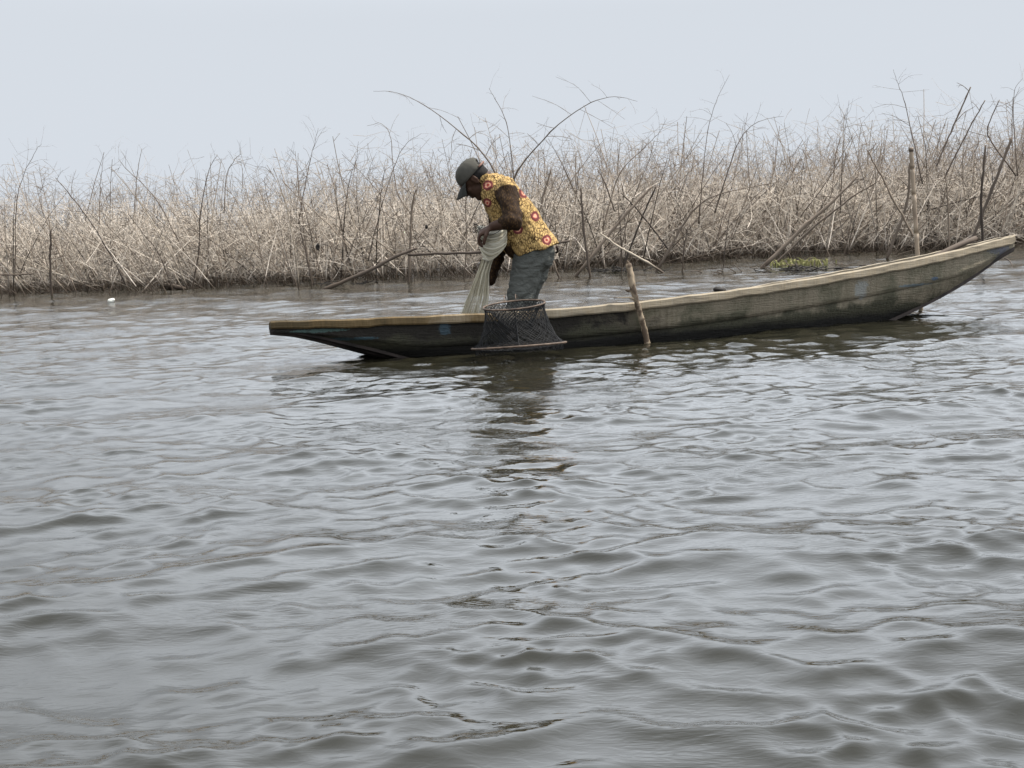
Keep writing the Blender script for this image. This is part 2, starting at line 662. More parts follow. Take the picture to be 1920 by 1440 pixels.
def rail_material():
    k = NT('bleached_rail_wood')
    p = k.pos()
    dot = k.node('ShaderNodeVectorMath', operation='DOT_PRODUCT')
    k.link(p, dot.inputs[0]); dot.inputs[1].default_value = (AX[0], AX[1], 0)
    s = k.math('SUBTRACT', dot.outputs['Value'], float(TIP_L @ AX))
    z = k.sep(p)[2]
    comb = k.node('ShaderNodeCombineXYZ')
    k.link(s, comb.inputs[0]); k.link(z, comb.inputs[2])
    uv = comb.outputs[0]
    grain = k.noise(k.mapping(uv, (0.8, 1, 14)), 9, 5, 0.6)
    saw = k.noise(k.mapping(uv, (30, 1, 2)), 2.2, 3, 0.6)
    blot = k.noise(uv, 5.5, 6, 0.66, 0.3)
    c = k.mix(grain, (0.235, 0.195, 0.138), (0.39, 0.33, 0.245))
    c = k.mix(k.ramp(saw, [(0.4, 0.0), (0.75, 0.65)]), c, (0.29, 0.22, 0.13))
    c = k.mix(k.ramp(k.noise(k.mapping(uv, (0.5, 1, 3)), 9, 5, 0.65), [(0.47, 0.0), (0.66, 0.75)]), c, (0.135, 0.112, 0.08))
    # mossier and browner at the left end
    left = k.math('ADD', k.math('DIVIDE', s, -2.8), k.math('MULTIPLY', blot, 1.25))
    c = k.mix(k.ramp(left, [(-0.3, 0.0), (0.35, 0.95)]), c, (0.165, 0.105, 0.040))
    c = k.mix(k.ramp(k.math('ADD', left, k.math('MULTIPLY', saw, 0.5)), [(0.42, 0.0), (0.85, 0.9)]), c, (0.060, 0.042, 0.018))
    h = k.math('ADD', grain, k.math('ADD', saw, blot))
    return k.done(c, 0.7, k.bump(h, 0.6, 0.006), 0.3)


M_RAIL = rail_material()
M_INNER = plain('dark_boat_inside', (0.05, 0.042, 0.03), (0.12, 0.10, 0.075), 6, 0.8, stretch=(1, 1, 8))
M_KEEL = plain('dark_stem_timber', (0.018, 0.014, 0.012), (0.05, 0.037, 0.032), 9, 0.7)

boat = empty('wooden_boat', (*(TIP_L + AX * BLEN * 0.5), 0))
tag(boat, 'long weathered wooden canoe with a pale gunwale, floating in front of the brush', 'boat')

for side in (1, -1):
    # rail: a proud plank round the edge
    P = []
    for i, t in enumerate(TS):
        hb, zg, zk, zb, hk, hc = sect(t, side)
        zz = zg + rough(t * 14, 0.006, side) + rough(t * 60, 0.003, side + 2)
        ho = hb + 0.016 + rough(t * 11, 0.003, 4 + side)
        hi = max(hb - 0.026, 0.003)
        rb = 0.052 + 0.008 * t + rough(t * 9, 0.005, 9) + rough(t * 45, 0.004, 19)
        ring = [(hi, zz - 0.004), (ho - 0.012, zz), (ho, zz - 0.010), (ho + 0.001, zz - rb + 0.008), (ho - 0.006, zz - rb), (hi, zz - rb)]
        P.append([boat_pt(t, side * a, b) for a, b in ring])
    mb = MB().grid(P, close_v=True)
    n6 = len(TS)
    mb.f.append((0, 1, 2, 3, 4, 5)); mb.f.append(tuple((n6 - 1) * 6 + j for j in (5, 4, 3, 2, 1, 0)))
    o = mb.build('rail', M_RAIL, boat, smooth=False, recalc=True)
    # upper plank and lower plank as boards with thickness
    for nm, mt, top in (('side_plank', M_HULL, True), ('bilge_plank', M_HULL_LOW, False)):
        P = []
        for i, t in enumerate(TS):
            hb, zg, zk, zb, hk, hc = sect(t, side)
            prof = []
            for q in np.linspace(0, 1, 6):
                if top:
                    v0 = hb - 0.004 + (hk - hb + 0.012) * q
                    z0 = (zg - 0.03) + (zk - 0.004 - zg + 0.03) * q
                else:
                    v0 = hk + (hc - hk) * q ** 1.25
                    z0 = zk + (zb - zk) * q
                wv = 0.006 * mnoise.noise(Vector((t * 9, z0 * 7, side * 3.0))) + 0.004 * mnoise.noise(Vector((t * 40, z0 * 30, side)))
                if not top: wv *= 1.7
                prof.append((max(v0 + wv, 0.004), z0))
            inn = [(max(a - 0.022, 0.0015), b) for a, b in prof[::-1]]
            P.append([boat_pt(t, side * a, b) for a, b in prof + inn])
        mb = MB().grid(P, close_v=True)
        nn = 12
        mb.f.append(tuple(range(nn))); mb.f.append(tuple((len(TS) - 1) * nn + j for j in range(nn - 1, -1, -1)))
        mb.build(nm, mt, boat, recalc=True)
# bottom boards
P = []
for t in TS:
    hb, zg, zk, zb, hk, hc = sect(t, 1)
    w = hc + 0.010
    P.append([boat_pt(t, a, b) for a, b in [(w, zb + 0.012), (w, zb - 0.012), (0, zb - 0.02), (-w, zb - 0.012), (-w, zb + 0.012), (0, zb + 0.008)]])
mb = MB().grid(P, close_v=True)
mb.f.append((0, 1, 2, 3, 4, 5)); mb.f.append(tuple((len(TS) - 1) * 6 + j for j in (5, 4, 3, 2, 1, 0)))
mb.build('bottom', M_KEEL, boat, smooth=False, recalc=True)
# frames and thwarts inside
for t in (0.2, 0.44, 0.58, 0.72, 0.84):
    hb, zg, zk, zb, hk, hc = sect(t, 1)
    pr = [(hb - 0.04, zg - 0.05), (hk - 0.035, zk), (hc - 0.02, zb + 0.04), (-hc + 0.02, zb + 0.04), (-hk + 0.035, zk), (-hb + 0.04, zg - 0.05)]
    MB().tube([boat_pt(t, a, b) for a, b in pr], 0.016, 5).build('rib', M_INNER, boat, smooth=False)
for t in (0.16, 0.66, 0.86):
    hb, zg, zk, zb, hk, hc = sect(t, 1)
    P = [[boat_pt(t + dt, v, zg - 0.09 + dz) for dt, dz in ((-0.014, 0), (0.014, 0), (0.014, -0.025), (-0.014, -0.025))] for v in (-hk + 0.02, 0, hk - 0.02)]
    mb = MB().grid(P, close_v=True); mb.f += [(0, 1, 2, 3), (11, 10, 9, 8)]
    mb.build('thwart', M_INNER, boat, smooth=False, recalc=True)
# stem timbers at both ends
for (ta, tb) in ((0.0, 0.17), (1.0, 0.76)):
    P = []
    for t in np.linspace(ta, tb, 14):
        hb, zg, zk, zb, hk, hc = sect(t, 1)
        zt = zb + 0.004
        w = 0.016 + (hc - 0.012) * 0.55
        P.append([boat_pt(t, a, b) for a, b in [(w, zt - 0.012), (w * 0.8, zt - 0.030), (-w * 0.8, zt - 0.030), (-w, zt - 0.012)]])
    mb = MB().grid(P, close_v=True); mb.f += [(0, 1, 2, 3), (55, 54, 53, 52)]
    mb.build('stem', M_KEEL, boat, smooth=False, recalc=True)

# pole lying in the right end of the boat, and a dark bundle on the far edge
pl = MB().tube(spline([at(1720, 500, 10.8), at(1780, 468, 10.95), at(1829, 447, 11.1)], 8), [0.02, 0.021, 0.02], 8).build('pole', M_DARKSTICK)
tag(pl, 'dark smooth pole lying in the raised right end of the canoe', 'pole')
mb = MB()
c0 = at(1346, 543, 10.3)
ellipsoid(mb, c0, [[0.032, 0.02, 0], [-0.01, 0.03, 0], [0, 0, 0.022]], 8, 12)
ellipsoid(mb, c0 + [0.03, 0, -0.008], [[0.028, 0, 0], [0, 0.03, 0], [0, 0, 0.016]], 8, 12)
ob = fuse(mb, 'rag', M_BLACK, None, 0.008, 3, lambda co, n: 0.006 * mnoise.noise(co * 30))
tag(ob, 'small dark crumpled rag just showing above the middle of the canoe edge', 'rag')

# ------------------------------------------------------------------ stake in front of the boat
stake = empty('wooden_stake', on_water(1214, 641))
tag(stake, 'short crooked barkless stake with broken twig stubs, in the water against the near canoe side', 'stake')
YS = on_water(1214, 641)[1] - 0.06
sp = [at(1222, 700, YS), at(1212, 636, YS), at(1203, 600, YS - 0.01), at(1193, 563, YS - 0.03), at(1187, 543, YS - 0.04), at(1183, 518, YS - 0.03), at(1178, 494, YS - 0.02)]
k = NT('peeled_stake_wood')
gp = k.mapping(k.pos(), (1, 1, 0.25))
n1 = k.noise(gp, 45, 4); n2 = k.noise(k.pos(), 14, 4, 0.6, 0.3)
cc = k.mix(n1, (0.22, 0.165, 0.11), (0.42, 0.335, 0.235))
cc = k.mix(k.ramp(n2, [(0.47, 0.0), (0.57, 0.9)]), cc, (0.075, 0.05, 0.033))
M_STAKE = k.done(cc, 0.75, k.bump(n1, 0.7, 0.006), 0.3)
pts = spline(sp, 30)
rad = np.interp(np.linspace(0, 1, 30), [0, 0.3, 0.55, 0.68, 0.72, 0.8, 1.0], [0.020, 0.019, 0.017, 0.021, 0.019, 0.021, 0.019])
rad = rad * (1 + 0.10 * np.sin(np.arange(30) * 2.1))
MB().tube(pts, rad, 9).build('stem', M_STAKE, stake)
MB().tube([at(1187, 543, YS - 0.03), at(1178, 546, YS - 0.05), at(1174, 544, YS - 0.06)], [0.012, 0.009, 0.006], 6).build('twig_stub', M_STAKE, stake)
MB().tube([at(1193, 562, YS - 0.03), at(1180, 558, YS - 0.06), at(1150, 559, YS - 0.07)], [0.011, 0.006, 0.003], 6).build('twig_stub', M_STAKE, stake)
MB().tube([at(1180, 498, YS - 0.02), at(1177, 491, YS - 0.02), at(1176, 488, YS - 0.02)], [0.016, 0.008, 0.003], 6).build('splinter', M_STAKE, stake)

# ------------------------------------------------------------------ fish trap
YT = 8.92
M_NETBLACK = plain('black_net_twine', (0.008, 0.008, 0.009), (0.020, 0.020, 0.021), 200, 0.6, 0.2, spec=0.2)
M_HOOP = plain('rusty_hoop', (0.055, 0.037, 0.027), (0.15, 0.105, 0.075), 30, 0.6)
tc = at(964, 572, YT)
bc = at(973, 648, YT)
trap = empty('fish_trap', (bc[0], bc[1], 0))
tag(trap, 'black mesh fish trap on two hoops hanging against the canoe below the fisherman', 'fish trap')


def trap_ring(u, q):
    """q 0 = top hoop, 1 = bottom hoop, >1 = below; u in turns"""
    c = tc + (bc - tc) * q
    rad = 0.276 if q == 1.0 else np.interp(q, [0, 0.12, 0.3, 0.6, 0.85, 0.97, 1.3], [0.180, 0.172, 0.180, 0.202, 0.226, 0.256, 0.258])
    a = 2 * math.pi * u
    tilt = float(np.interp(q, [0, 0.2, 1.0, 1.3], [0.075, 0.04, -0.075, -0.075]))
    x, y = rad * math.cos(a), rad * math.sin(a) * 0.92
    z = y * tilt * 1.0 + x * (0.06 if q < 0.6 else 0.035)
    return np.array([c[0] + x, c[1] + y, c[2] + z])


ru = np.linspace(0, 1, 41)
MB().tube([trap_ring(u, 0) for u in ru], 0.0055, 6, False).build('top_hoop', M_HOOP, trap)
MB().tube([trap_ring(u, 1.0) for u in ru], 0.0065, 6, False).build('bottom_hoop', M_HOOP, trap)
mb = MB()
NH = 62
for k_ in range(NH):
    for sgn in (1, -1):
        L = []
        for q in np.linspace(0, 1.16, 14):
            u = k_ / NH + sgn * q * 0.20 + 0.014 * mnoise.noise(Vector((k_ * 0.9, q * 5, sgn))) + 0.01 * mnoise.noise(Vector((k_ * 0.15, q * 2, 5)))
            p = trap_ring(u, q)
            L.append(p + np.array([0, 0, 0.006 * mnoise.noise(Vector((k_ * 0.7, q * 5, 2 + sgn)))]))
        mb.tube(L, 0.0019, 3, False)
nb = mb.build('mesh_wall', M_NETBLACK, trap); nb['kind'] = 'stuff'
# floor and entry funnel
mb = MB()
for k_ in range(30):
    for sgn in (1, -1):
        L = []
        for q in np.linspace(0, 1, 10):
            u = k_ / 30 + sgn * q * 0.25
            e = trap_ring(u, 0.06 + 0.55 * q)
            c = tc + (bc - tc) * (0.06 + 0.55 * q)
            f = 1 - 0.68 * q ** 0.7
            L.append(c + (e - c) * f + np.array([0.02 * q, 0, 0]))
        mb.tube(L, 0.0019, 3, False)
nb = mb.build('funnel', M_NETBLACK, trap); nb['kind'] = 'stuff'
mb = MB()
for k_ in range(26):
    v = (k_ / 25 - 0.5) * 1.9
    w = math.sqrt(max(0.0, 1 - v * v))
    for flip in (0, 1):
        L = []
        for q in np.linspace(-w, w, 8):
            x, y = (v, q) if flip else (q, v)
            L.append(bc + np.array([0.27 * x, 0.25 * y, 0.27 * x * 0.035 - 0.012 * (1 - x * x - y * y)]))
        if w > 0.1: mb.tube(L, 0.0015, 3, False)
nb = mb.build('mesh_floor', M_NETBLACK, trap); nb['kind'] = 'stuff'
for u in (0.47, 0.03, 0.75):
    MB().tube([trap_ring(u, q) + (0, -0.004, 0) for q in np.linspace(0, 1, 8)], 0.003, 5, False).build('upright', M_NETBLACK, trap)
for u, sg in ((0.24, 1), (0.30, -1)):
    q0 = trap_ring(u, 0.0)
    MB().tube(spline([q0, q0 + [0.0, 0.05, 0.035], q0 + [0.01, 0.12, 0.01]], 7), 0.003, 5).build('tie', M_HOOP, trap)

# ------------------------------------------------------------------ the fisherman
YM = 9.78


def m_(px, py, dy=0.0):
    return at(px, py, YM + dy)


person = empty('person', (*m_(985, 600)[:2], -0.2))
tag(person, 'man in grey cap and yellow patterned shirt bending over a net in the canoe', 'person')

k = NT('dark_skin')
n = k.noise(k.pos(), 60, 3)
M_SKIN = k.done(k.mix(n, (0.045, 0.023, 0.015), (0.075, 0.040, 0.026)), 0.6, k.bump(n, 0.15, 0.002), 0.22)

# --- head frame
HC = m_(889, 336)
HP = R(46)
hf = np.array([-math.cos(HP), 0, -math.sin(HP)])          # facing
hu = np.array([-math.sin(HP), 0, math.cos(HP)])           # crown
hs = np.array([0, -1.0, 0])                               # towards camera
ry = R(-8)                                                # head turned slightly away
c_, s_ = math.cos(ry), math.sin(ry)
hf, hs = hf * c_ + hs * s_, hs * c_ - hf * s_


def hd(f, u, s=0.0):
    return HC + hf * f + hu * u + hs * s


b = MB()
ellipsoid(b, hd(-0.008, 0.022), [hf * 0.095, hs * 0.075, hu * 0.088])
ellipsoid(b, hd(0.028, -0.038), [hf * 0.064, hs * 0.058, hu * 0.082])
ellipsoid(b, hd(0.058, -0.098), [hf * 0.028, hs * 0.034, hu * 0.024])       # chin
capsule(b, hd(-0.02, -0.075, 0.050), hd(0.052, -0.096, 0.018), 0.016, 0.016)   # jaw
capsule(b, hd(-0.02, -0.075, -0.050), hd(0.052, -0.096, -0.018), 0.016, 0.016)
capsule(b, hd(0.085, 0.012), hd(0.104, -0.030), 0.010, 0.014)               # nose
ellipsoid(b, hd(0.092, -0.034, 0.011), [hf * 0.014, hs * 0.011, hu * 0.010])
ellipsoid(b, hd(0.092, -0.034, -0.011), [hf * 0.014, hs * 0.011, hu * 0.010])
ellipsoid(b, hd(0.086, -0.056), [hf * 0.017, hs * 0.026, hu * 0.0085])      # lips
ellipsoid(b, hd(0.083, -0.069), [hf * 0.017, hs * 0.023, hu * 0.0085])
capsule(b, hd(0.082, 0.026, 0.035), hd(0.088, 0.024, -0.035), 0.013, 0.013)  # brow
ellipsoid(b, hd(0.060, -0.022, 0.040), [hf * 0.024, hs * 0.018, hu * 0.018])  # cheeks
ellipsoid(b, hd(0.060, -0.022, -0.040), [hf * 0.024, hs * 0.018, hu * 0.018])
for sg in (1, -1):
    ellipsoid(b, hd(-0.012, -0.010, sg * 0.079), [(hf * 0.020 + hu * 0.006), hs * 0.009 + hf * -0.006 * sg * 0, hu * 0.032], 10, 12)
    capsule(b, hd(-0.022, 0.016, sg * 0.084), hd(-0.026, -0.012, sg * 0.086), 0.007, 0.007, 8)
# neck, torso, pelvis
NB = m_(922, 348)
capsule(b, hd(-0.045, -0.045), NB, 0.058, 0.066)
capsule(b, NB, m_(948, 372), 0.075, 0.105)
for dy in (-0.07, 0.07):
    capsule(b, m_(945, 368, dy), m_(985, 430, dy * 0.9), 0.095, 0.085)
    capsule(b, m_(985, 430, dy * 0.9), m_(1006, 470, dy * 0.8), 0.085, 0.080)
LS, LE, LW, LH = m_(950, 360, -0.20), m_(963, 414, -0.36), m_(923, 425, -0.275), m_(903, 433, -0.265)
RS, RE, RW, RH = m_(930, 356, 0.17), m_(938, 450, 0.16), m_(916, 528, 0.08), m_(905, 545, 0.05)
capsule(b, m_(940, 360, -0.1), LS, 0.07, 0.062)
capsule(b, m_(930, 358, 0.1), RS, 0.07, 0.062)
for a0, a1, a2 in ((LS, LE, LW), (RS, RE, RW)):
    capsule(b, a0, a1, 0.052, 0.042)
    capsule(b, a1, a1 + (a2 - a1) * 0.35, 0.042, 0.043)
    capsule(b, a1 + (a2 - a1) * 0.35, a2, 0.043, 0.028)


def hand(b, wrist, fdir, palm_n, curl, thumb_side=1):
    """palm, four curled fingers and a thumb"""
    fdir = np.asarray(fdir, float); fdir /= np.linalg.norm(fdir)
    pn = np.asarray(palm_n, float); pn = pn - fdir * pn.dot(fdir); pn /= np.linalg.norm(pn)
    sd_ = np.cross(fdir, pn) * thumb_side
    for q in (-0.026, -0.009, 0.009, 0.026):
        capsule(b, wrist + sd_ * q * 0.6, wrist + fdir * 0.085 + sd_ * q, 0.015, 0.013, 10)
    for q, L in ((0.030, 0.90), (0.010, 1.0), (-0.010, 0.94), (-0.029, 0.74)):
        p = wrist + fdir * 0.088 + sd_ * q
        ang = 0.25
        for seg in (0.042, 0.028, 0.022):
            ang += curl
            d = fdir * math.cos(ang) + pn * math.sin(ang)
            p2 = p + d * seg * L
            capsule(b, p, p2, 0.0098, 0.0088, 9)
            p = p2
    p = wrist + fdir * 0.03 + sd_ * 0.026
    for d, L in ((sd_ * 0.7 + fdir * 0.6 + pn * 0.3, 0.038), (fdir * 0.75 + sd_ * 0.2 + pn * 0.65, 0.030), (fdir * 0.6 + pn * 0.8, 0.024)):
        d = d / np.linalg.norm(d)
        p2 = p + d * L
        capsule(b, p, p2, 0.0125, 0.0105, 9)
        p = p2


hand(b, LW, LH - LW + np.array([0, 0, -0.01]), (0, 0.35, -1), 0.55, 1)
hand(b, RW, RH - RW, (-0.9, -0.4, 0.1), 0.75, -1)
NHIP, FHIP = m_(1002, 472, -0.09), m_(1014, 476, 0.09)
NKN, FKN = m_(967, 592, -0.13), m_(974, 590, 0.10)
NAN, FAN = m_(990, 705, -0.10), m_(1015, 705, 0.11)
NAN[2] = FAN[2] = -0.13
for a0, a1, a2 in ((NHIP, NKN, NAN), (FHIP, FKN, FAN)):
    capsule(b, a0, a1, 0.082, 0.055)
    capsule(b, a1, a1 + (a2 - a1) * 0.35, 0.054, 0.055)
    capsule(b, a1 + (a2 - a1) * 0.35, a2, 0.055, 0.036)
    heel = a2 + np.array([0.035, 0, -0.055])
    toe = a2 + np.array([-0.16, -0.02, -0.062])
    capsule(b, a2, heel, 0.036, 0.030, 10)
    capsule(b, heel, a2 + np.array([-0.09, -0.01, -0.05]), 0.030, 0.032, 10)
    capsule(b, a2 + np.array([-0.02, 0, -0.03]), toe, 0.034, 0.022, 10)
    for q in (-0.03, -0.014, 0.001, 0.015, 0.028):
        capsule(b, toe + [0.02, q, 0], toe + [-0.032 + abs(q + 0.03) * 0.3, q, -0.004], 0.011, 0.009, 8)
fuse(b, 'body', M_SKIN, person, 0.0052, 5)

# eyes under the brim
M_EYE = plain('eye_white', (0.5, 0.48, 0.44), (0.55, 0.52, 0.48), 50, 0.2, 0.0)
for sg in (1, -1):
    e = MB(); ellipsoid(e, hd(0.078, 0.006, sg * 0.030), [hf * 0.012, hs * 0.013, hu * 0.008], 8, 10)
    e.build('eye', M_EYE, person)

# short hair at the back and sides under the cap
M_HAIR = plain('short_black_hair', (0.006, 0.005, 0.005), (0.014, 0.012, 0.011), 400, 0.8, 0.6)
e = MB()
ellipsoid(e, hd(-0.020, 0.022), [hf * 0.088, hs * 0.0775, hu * 0.078])
ellipsoid(e, hd(-0.050, -0.006), [hf * 0.055, hs * 0.067, hu * 0.058])
fuse(e, 'hair', M_HAIR, person, 0.006, 3, lambda co, n: 0.0015 * mnoise.noise(co * 120))

# --- cap
k = NT('faded_grey_cap_cloth')
n = k.noise(k.node('ShaderNodeTexCoord').outputs['Object'], 120, 4, 0.6)
n2 = k.noise(k.pos(), 18, 3)
M_CAP = k.done(k.mix(n2, (0.056, 0.053, 0.045), (0.098, 0.092, 0.078)), 0.9, k.bump(n, 0.4, 0.003), 0.15)
M_CAPIN = plain('cap_brim_cloth', (0.032, 0.032, 0.029), (0.05, 0.05, 0.045), 90, 0.9)
P = []
nu_, nv_ = 12, 48
for i in range(nu_):
    th = math.pi / 2 * (1 - i / (nu_ - 1) * 0.985)
    row = []
    for j in range(nv_):
        ph = 2 * math.pi * j / nv_
        seam = 1 + 0.020 * max(0, 1 - abs(((ph / (2 * math.pi) * 6 + 0.5) % 1) - 0.5) / 0.10) + 0.014 * mnoise.noise(Vector((3 * math.cos(ph), 3 * math.sin(ph), i * 0.5)))
        cf, cs = math.cos(ph), math.sin(ph)
        r_ = math.sin(th) ** 0.82 if th > 0.02 else math.sin(th)
        row.append(hd(-0.012 + 0.104 * cf * r_ * seam, 0.024 + 0.098 * math.cos(th) ** 0.9 * seam, 0.086 * cs * r_ * seam))
    P.append(row)
e = MB().grid(P, close_v=True)
n0 = len(e.f)
# arched opening at the back above the strap (ph = pi)
keep = []
for fi, f in enumerate(e.f):
    i, j = fi // nv_, fi % nv_
    dj = abs(j + 0.5 - nv_ / 2)
    if i < 4 and dj < (5.2, 4.8, 4.0, 2.4)[i]:
        continue
    keep.append(f)
e.f = keep
cap_mesh = e.mesh('cap')
cap_mesh.materials.append(M_CAP)
cap = link('cap', cap_mesh, person)
so = cap.modifiers.new('thickness', 'SOLIDIFY'); so.thickness = 0.004; so.offset = 0
# brim
P = []
for i in range(9):
    q = i / 8
    row = []
    for j in range(21):
        a = (j / 20 - 0.5) * 2
        ph = a * 1.05
        base_f, base_s = -0.010 + 0.108 * math.cos(ph), 0.087 * math.sin(ph)
        out_ = 0.074 * (1 - 0.30 * abs(a) ** 2.5) * q
        row.append(hd(base_f + out_, 0.024 - 0.012 * q - 0.030 * q * a * a - 0.018 * q * q, base_s * (1 - 0.04 * q)))
    P.append(row)
bm_ = MB().grid(P).mesh('brim'); bm_.materials.append(M_CAPIN)
brim = link('brim', bm_, cap)
so = brim.modifiers.new('thickness', 'SOLIDIFY'); so.thickness = 0.005; so.offset = 0
MB().tube([hd(-0.010 + 0.110 * math.cos(p_), 0.028, 0.089 * math.sin(p_)) for p_ in np.linspace(math.pi - 0.8, math.pi + 0.8, 10)], 0.007, 6).build('strap', plain('red_brown_strap', (0.16, 0.09, 0.07), (0.24, 0.14, 0.11), 60), cap)
e = MB(); ellipsoid(e, hd(-0.012, 0.123), [hf * 0.008, hs * 0.008, hu * 0.004], 6, 10)
e.build('button', M_CAP, cap)

# --- shirt
BACK = [(908, 326), (936, 325), (963, 342), (987, 366), (1010, 400), (1031, 430), (1048, 455)]
FRONT = [(902, 352), (901, 373), (909, 391), (920, 413), (934, 440), (947, 463), (959, 481)]
WID = [0.085, 0.165, 0.185, 0.175, 0.172, 0.190, 0.215]


def shirt_warp(co, n):
    # folds radiate from the armpit and hang along the body
    v = Vector((co.x * 9 + co.z * 7, co.y * 7, co.z * 4 - co.x * 3))
    f = mnoise.noise(v * 1.3) * 0.012 + mnoise.noise(v * 3.1) * 0.008
    w = mnoise.noise(Vector((co.x * 38 + co.z * 16, co.y * 14, co.z * 26))) * 0.003
    return f + w


def shirt_material():
    k = NT('yellow_printed_cotton')
    p = k.pos()
    wob = k.node('ShaderNodeVectorMath', operation='ADD')
    nz = k.node('ShaderNodeVectorMath', operation='SCALE'); nz.inputs['Scale'].default_value = 0.05
    k.link(k.noise(p, 16, 2, out='Color'), nz.inputs[0])
    k.link(p, wob.inputs[0]); k.link(nz.outputs[0], wob.inputs[1])
    vo = k.node('ShaderNodeTexVoronoi', feature='DISTANCE_TO_EDGE')
    vo.inputs['Scale'].default_value = 48
    vo.inputs['Randomness'].default_value = 1.0
    k.link(k.mapping(wob.outputs[0], (1.7, 0.7, 0.75), (0, R(28), 0)), vo.inputs['Vector'])
    lines = k.ramp(vo.outputs['Distance'], [(0.06, 1.0), (0.18, 0.0)])
    vari = k.noise(p, 9, 3)
    dens = k.ramp(vari, [(0.35, 0.4), (0.58, 1.0)])
    base = k.mix(k.noise(p, 30, 2), (0.42, 0.262, 0.085), (0.58, 0.405, 0.175))
    c = k.mix(k.math('MULTIPLY', lines, dens), base, (0.055, 0.028, 0.010))
    # sleeves and front hem: shade painted into the print as dark brown, gold crackle
    at_ = k.node('ShaderNodeAttribute'); at_.attribute_name = 'sleeve_shade'
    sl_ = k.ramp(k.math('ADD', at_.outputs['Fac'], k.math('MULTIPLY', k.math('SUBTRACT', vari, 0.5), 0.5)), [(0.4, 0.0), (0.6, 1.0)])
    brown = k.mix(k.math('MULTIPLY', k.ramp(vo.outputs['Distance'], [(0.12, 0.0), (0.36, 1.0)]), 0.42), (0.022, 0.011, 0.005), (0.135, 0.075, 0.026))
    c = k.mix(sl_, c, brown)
    for (px, py, dy, rr) in MOTIFS:
        w = m_(px, py, dy)
        d = k.node('ShaderNodeVectorMath', operation='DISTANCE')
        k.link(k.mapping(p, (1, 0.25, 1)), d.inputs[0]); d.inputs[1].default_value = (w[0], w[1] * 0.25, w[2])
        q = k.math('DIVIDE', d.outputs['Value'], rr)
        q = k.math('ADD', q, k.math('MULTIPLY', k.math('SUBTRACT', k.noise(p, 32, 2), 0.5), 0.6))
        ring = k.ramp(q, [(0.0, (0.34, 0.06, 0.045)), (0.26, (0.34, 0.06, 0.045)), (0.34, (0.55, 0.34, 0.22)), (0.46, (0.52, 0.26, 0.17)),
                          (0.54, (0.27, 0.05, 0.04)), (0.70, (0.11, 0.03, 0.03)), (0.84, (0.10, 0.025, 0.025)), (0.97, (0.20, 0.06, 0.035))])
        c = k.mix(k.math('LESS_THAN', q, 1.0), c, ring)
    weave = k.noise(p, 350, 2)
    wr = k.noise(k.mapping(p, (1.6, 1, 0.7), (0, R(-35), 0)), 26, 3)
    return k.done(c, 0.85, k.bump(weave, 0.15, 0.002, k.bump(wr, 0.6, 0.012)), 0.2)


MOTIFS = [(915, 347, -0.14, 0.034), (914, 380, -0.12, 0.030), (982, 361, -0.08, 0.034), (1005, 405, -0.165, 0.034), (1026, 450, -0.19, 0.034), (971, 430, -0.18, 0.030)]
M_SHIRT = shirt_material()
e = MB()
P = []
Bp = spline([m_(*q) for q in BACK], 19); Fp = spline([m_(*q) for q in FRONT], 19)
Wd = np.interp(np.linspace(0, 1, 19), np.linspace(0, 1, 7), WID)
for i in range(19):
    c = (Bp[i] + Fp[i]) / 2
    hx = (Bp[i] - Fp[i]) / 2
    row = []
    for j in range(28):
        a = 2 * math.pi * j / 28
        ca, sa = math.cos(a), math.sin(a)
        row.append(c + hx * math.copysign(abs(ca) ** 0.85, ca) + np.array([0, Wd[i] * math.copysign(abs(sa) ** 0.85, sa), 0]))
    P.append(row)
e.grid(P, close_v=True)
e.add([*P[0]], [tuple(range(27, -1, -1))]); e.add([*P[-1]], [tuple(range(28))])
me_t = e.mesh('t'); bm_t = bmesh.new(); bm_t.from_mesh(me_t); bmesh.ops.remove_doubles(bm_t, verts=bm_t.verts, dist=1e-5)
e = MB(); bm_t.verts.index_update(); e.add([list(v.co) for v in bm_t.verts], [[v.index for v in f.verts] for f in bm_t.faces]); bm_t.free()
# sleeves
sh0 = m_(948, 354, -0.14)
capsule(e, sh0, LS + [0, -0.01, 0], 0.080, 0.072)
capsule(e, LS + [0, -0.01, 0], LE, 0.072, 0.055)
capsule(e, LE, LE + (LW - LE) * 0.42, 0.055, 0.047)
capsule(e, m_(928, 354, 0.12), RS, 0.08, 0.075)
capsule(e, RS, RE, 0.075, 0.062)
capsule(e, RE, RW + (RE - RW) * 0.05, 0.062, 0.043)
# collar roll and drooping front hem
capsule(e, m_(904, 338, -0.055), m_(912, 330, -0.075), 0.020, 0.020)
for dy in (-0.10, 0.0, 0.10):
    capsule(e, m_(950, 455, dy), m_(966, 479, dy), 0.045, 0.030)
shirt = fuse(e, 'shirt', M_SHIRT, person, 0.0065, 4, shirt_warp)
sa = shirt.data.attributes.new('sleeve_shade', 'FLOAT', 'POINT')


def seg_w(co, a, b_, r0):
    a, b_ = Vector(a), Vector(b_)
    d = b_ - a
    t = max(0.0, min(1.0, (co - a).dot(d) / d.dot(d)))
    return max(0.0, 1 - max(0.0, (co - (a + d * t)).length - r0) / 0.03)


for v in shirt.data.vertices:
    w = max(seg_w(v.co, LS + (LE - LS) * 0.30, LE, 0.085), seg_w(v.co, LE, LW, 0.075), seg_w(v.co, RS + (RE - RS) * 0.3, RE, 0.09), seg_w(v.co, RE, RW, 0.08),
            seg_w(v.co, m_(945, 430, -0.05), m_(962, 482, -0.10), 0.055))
    sa.data[v.index].value = w

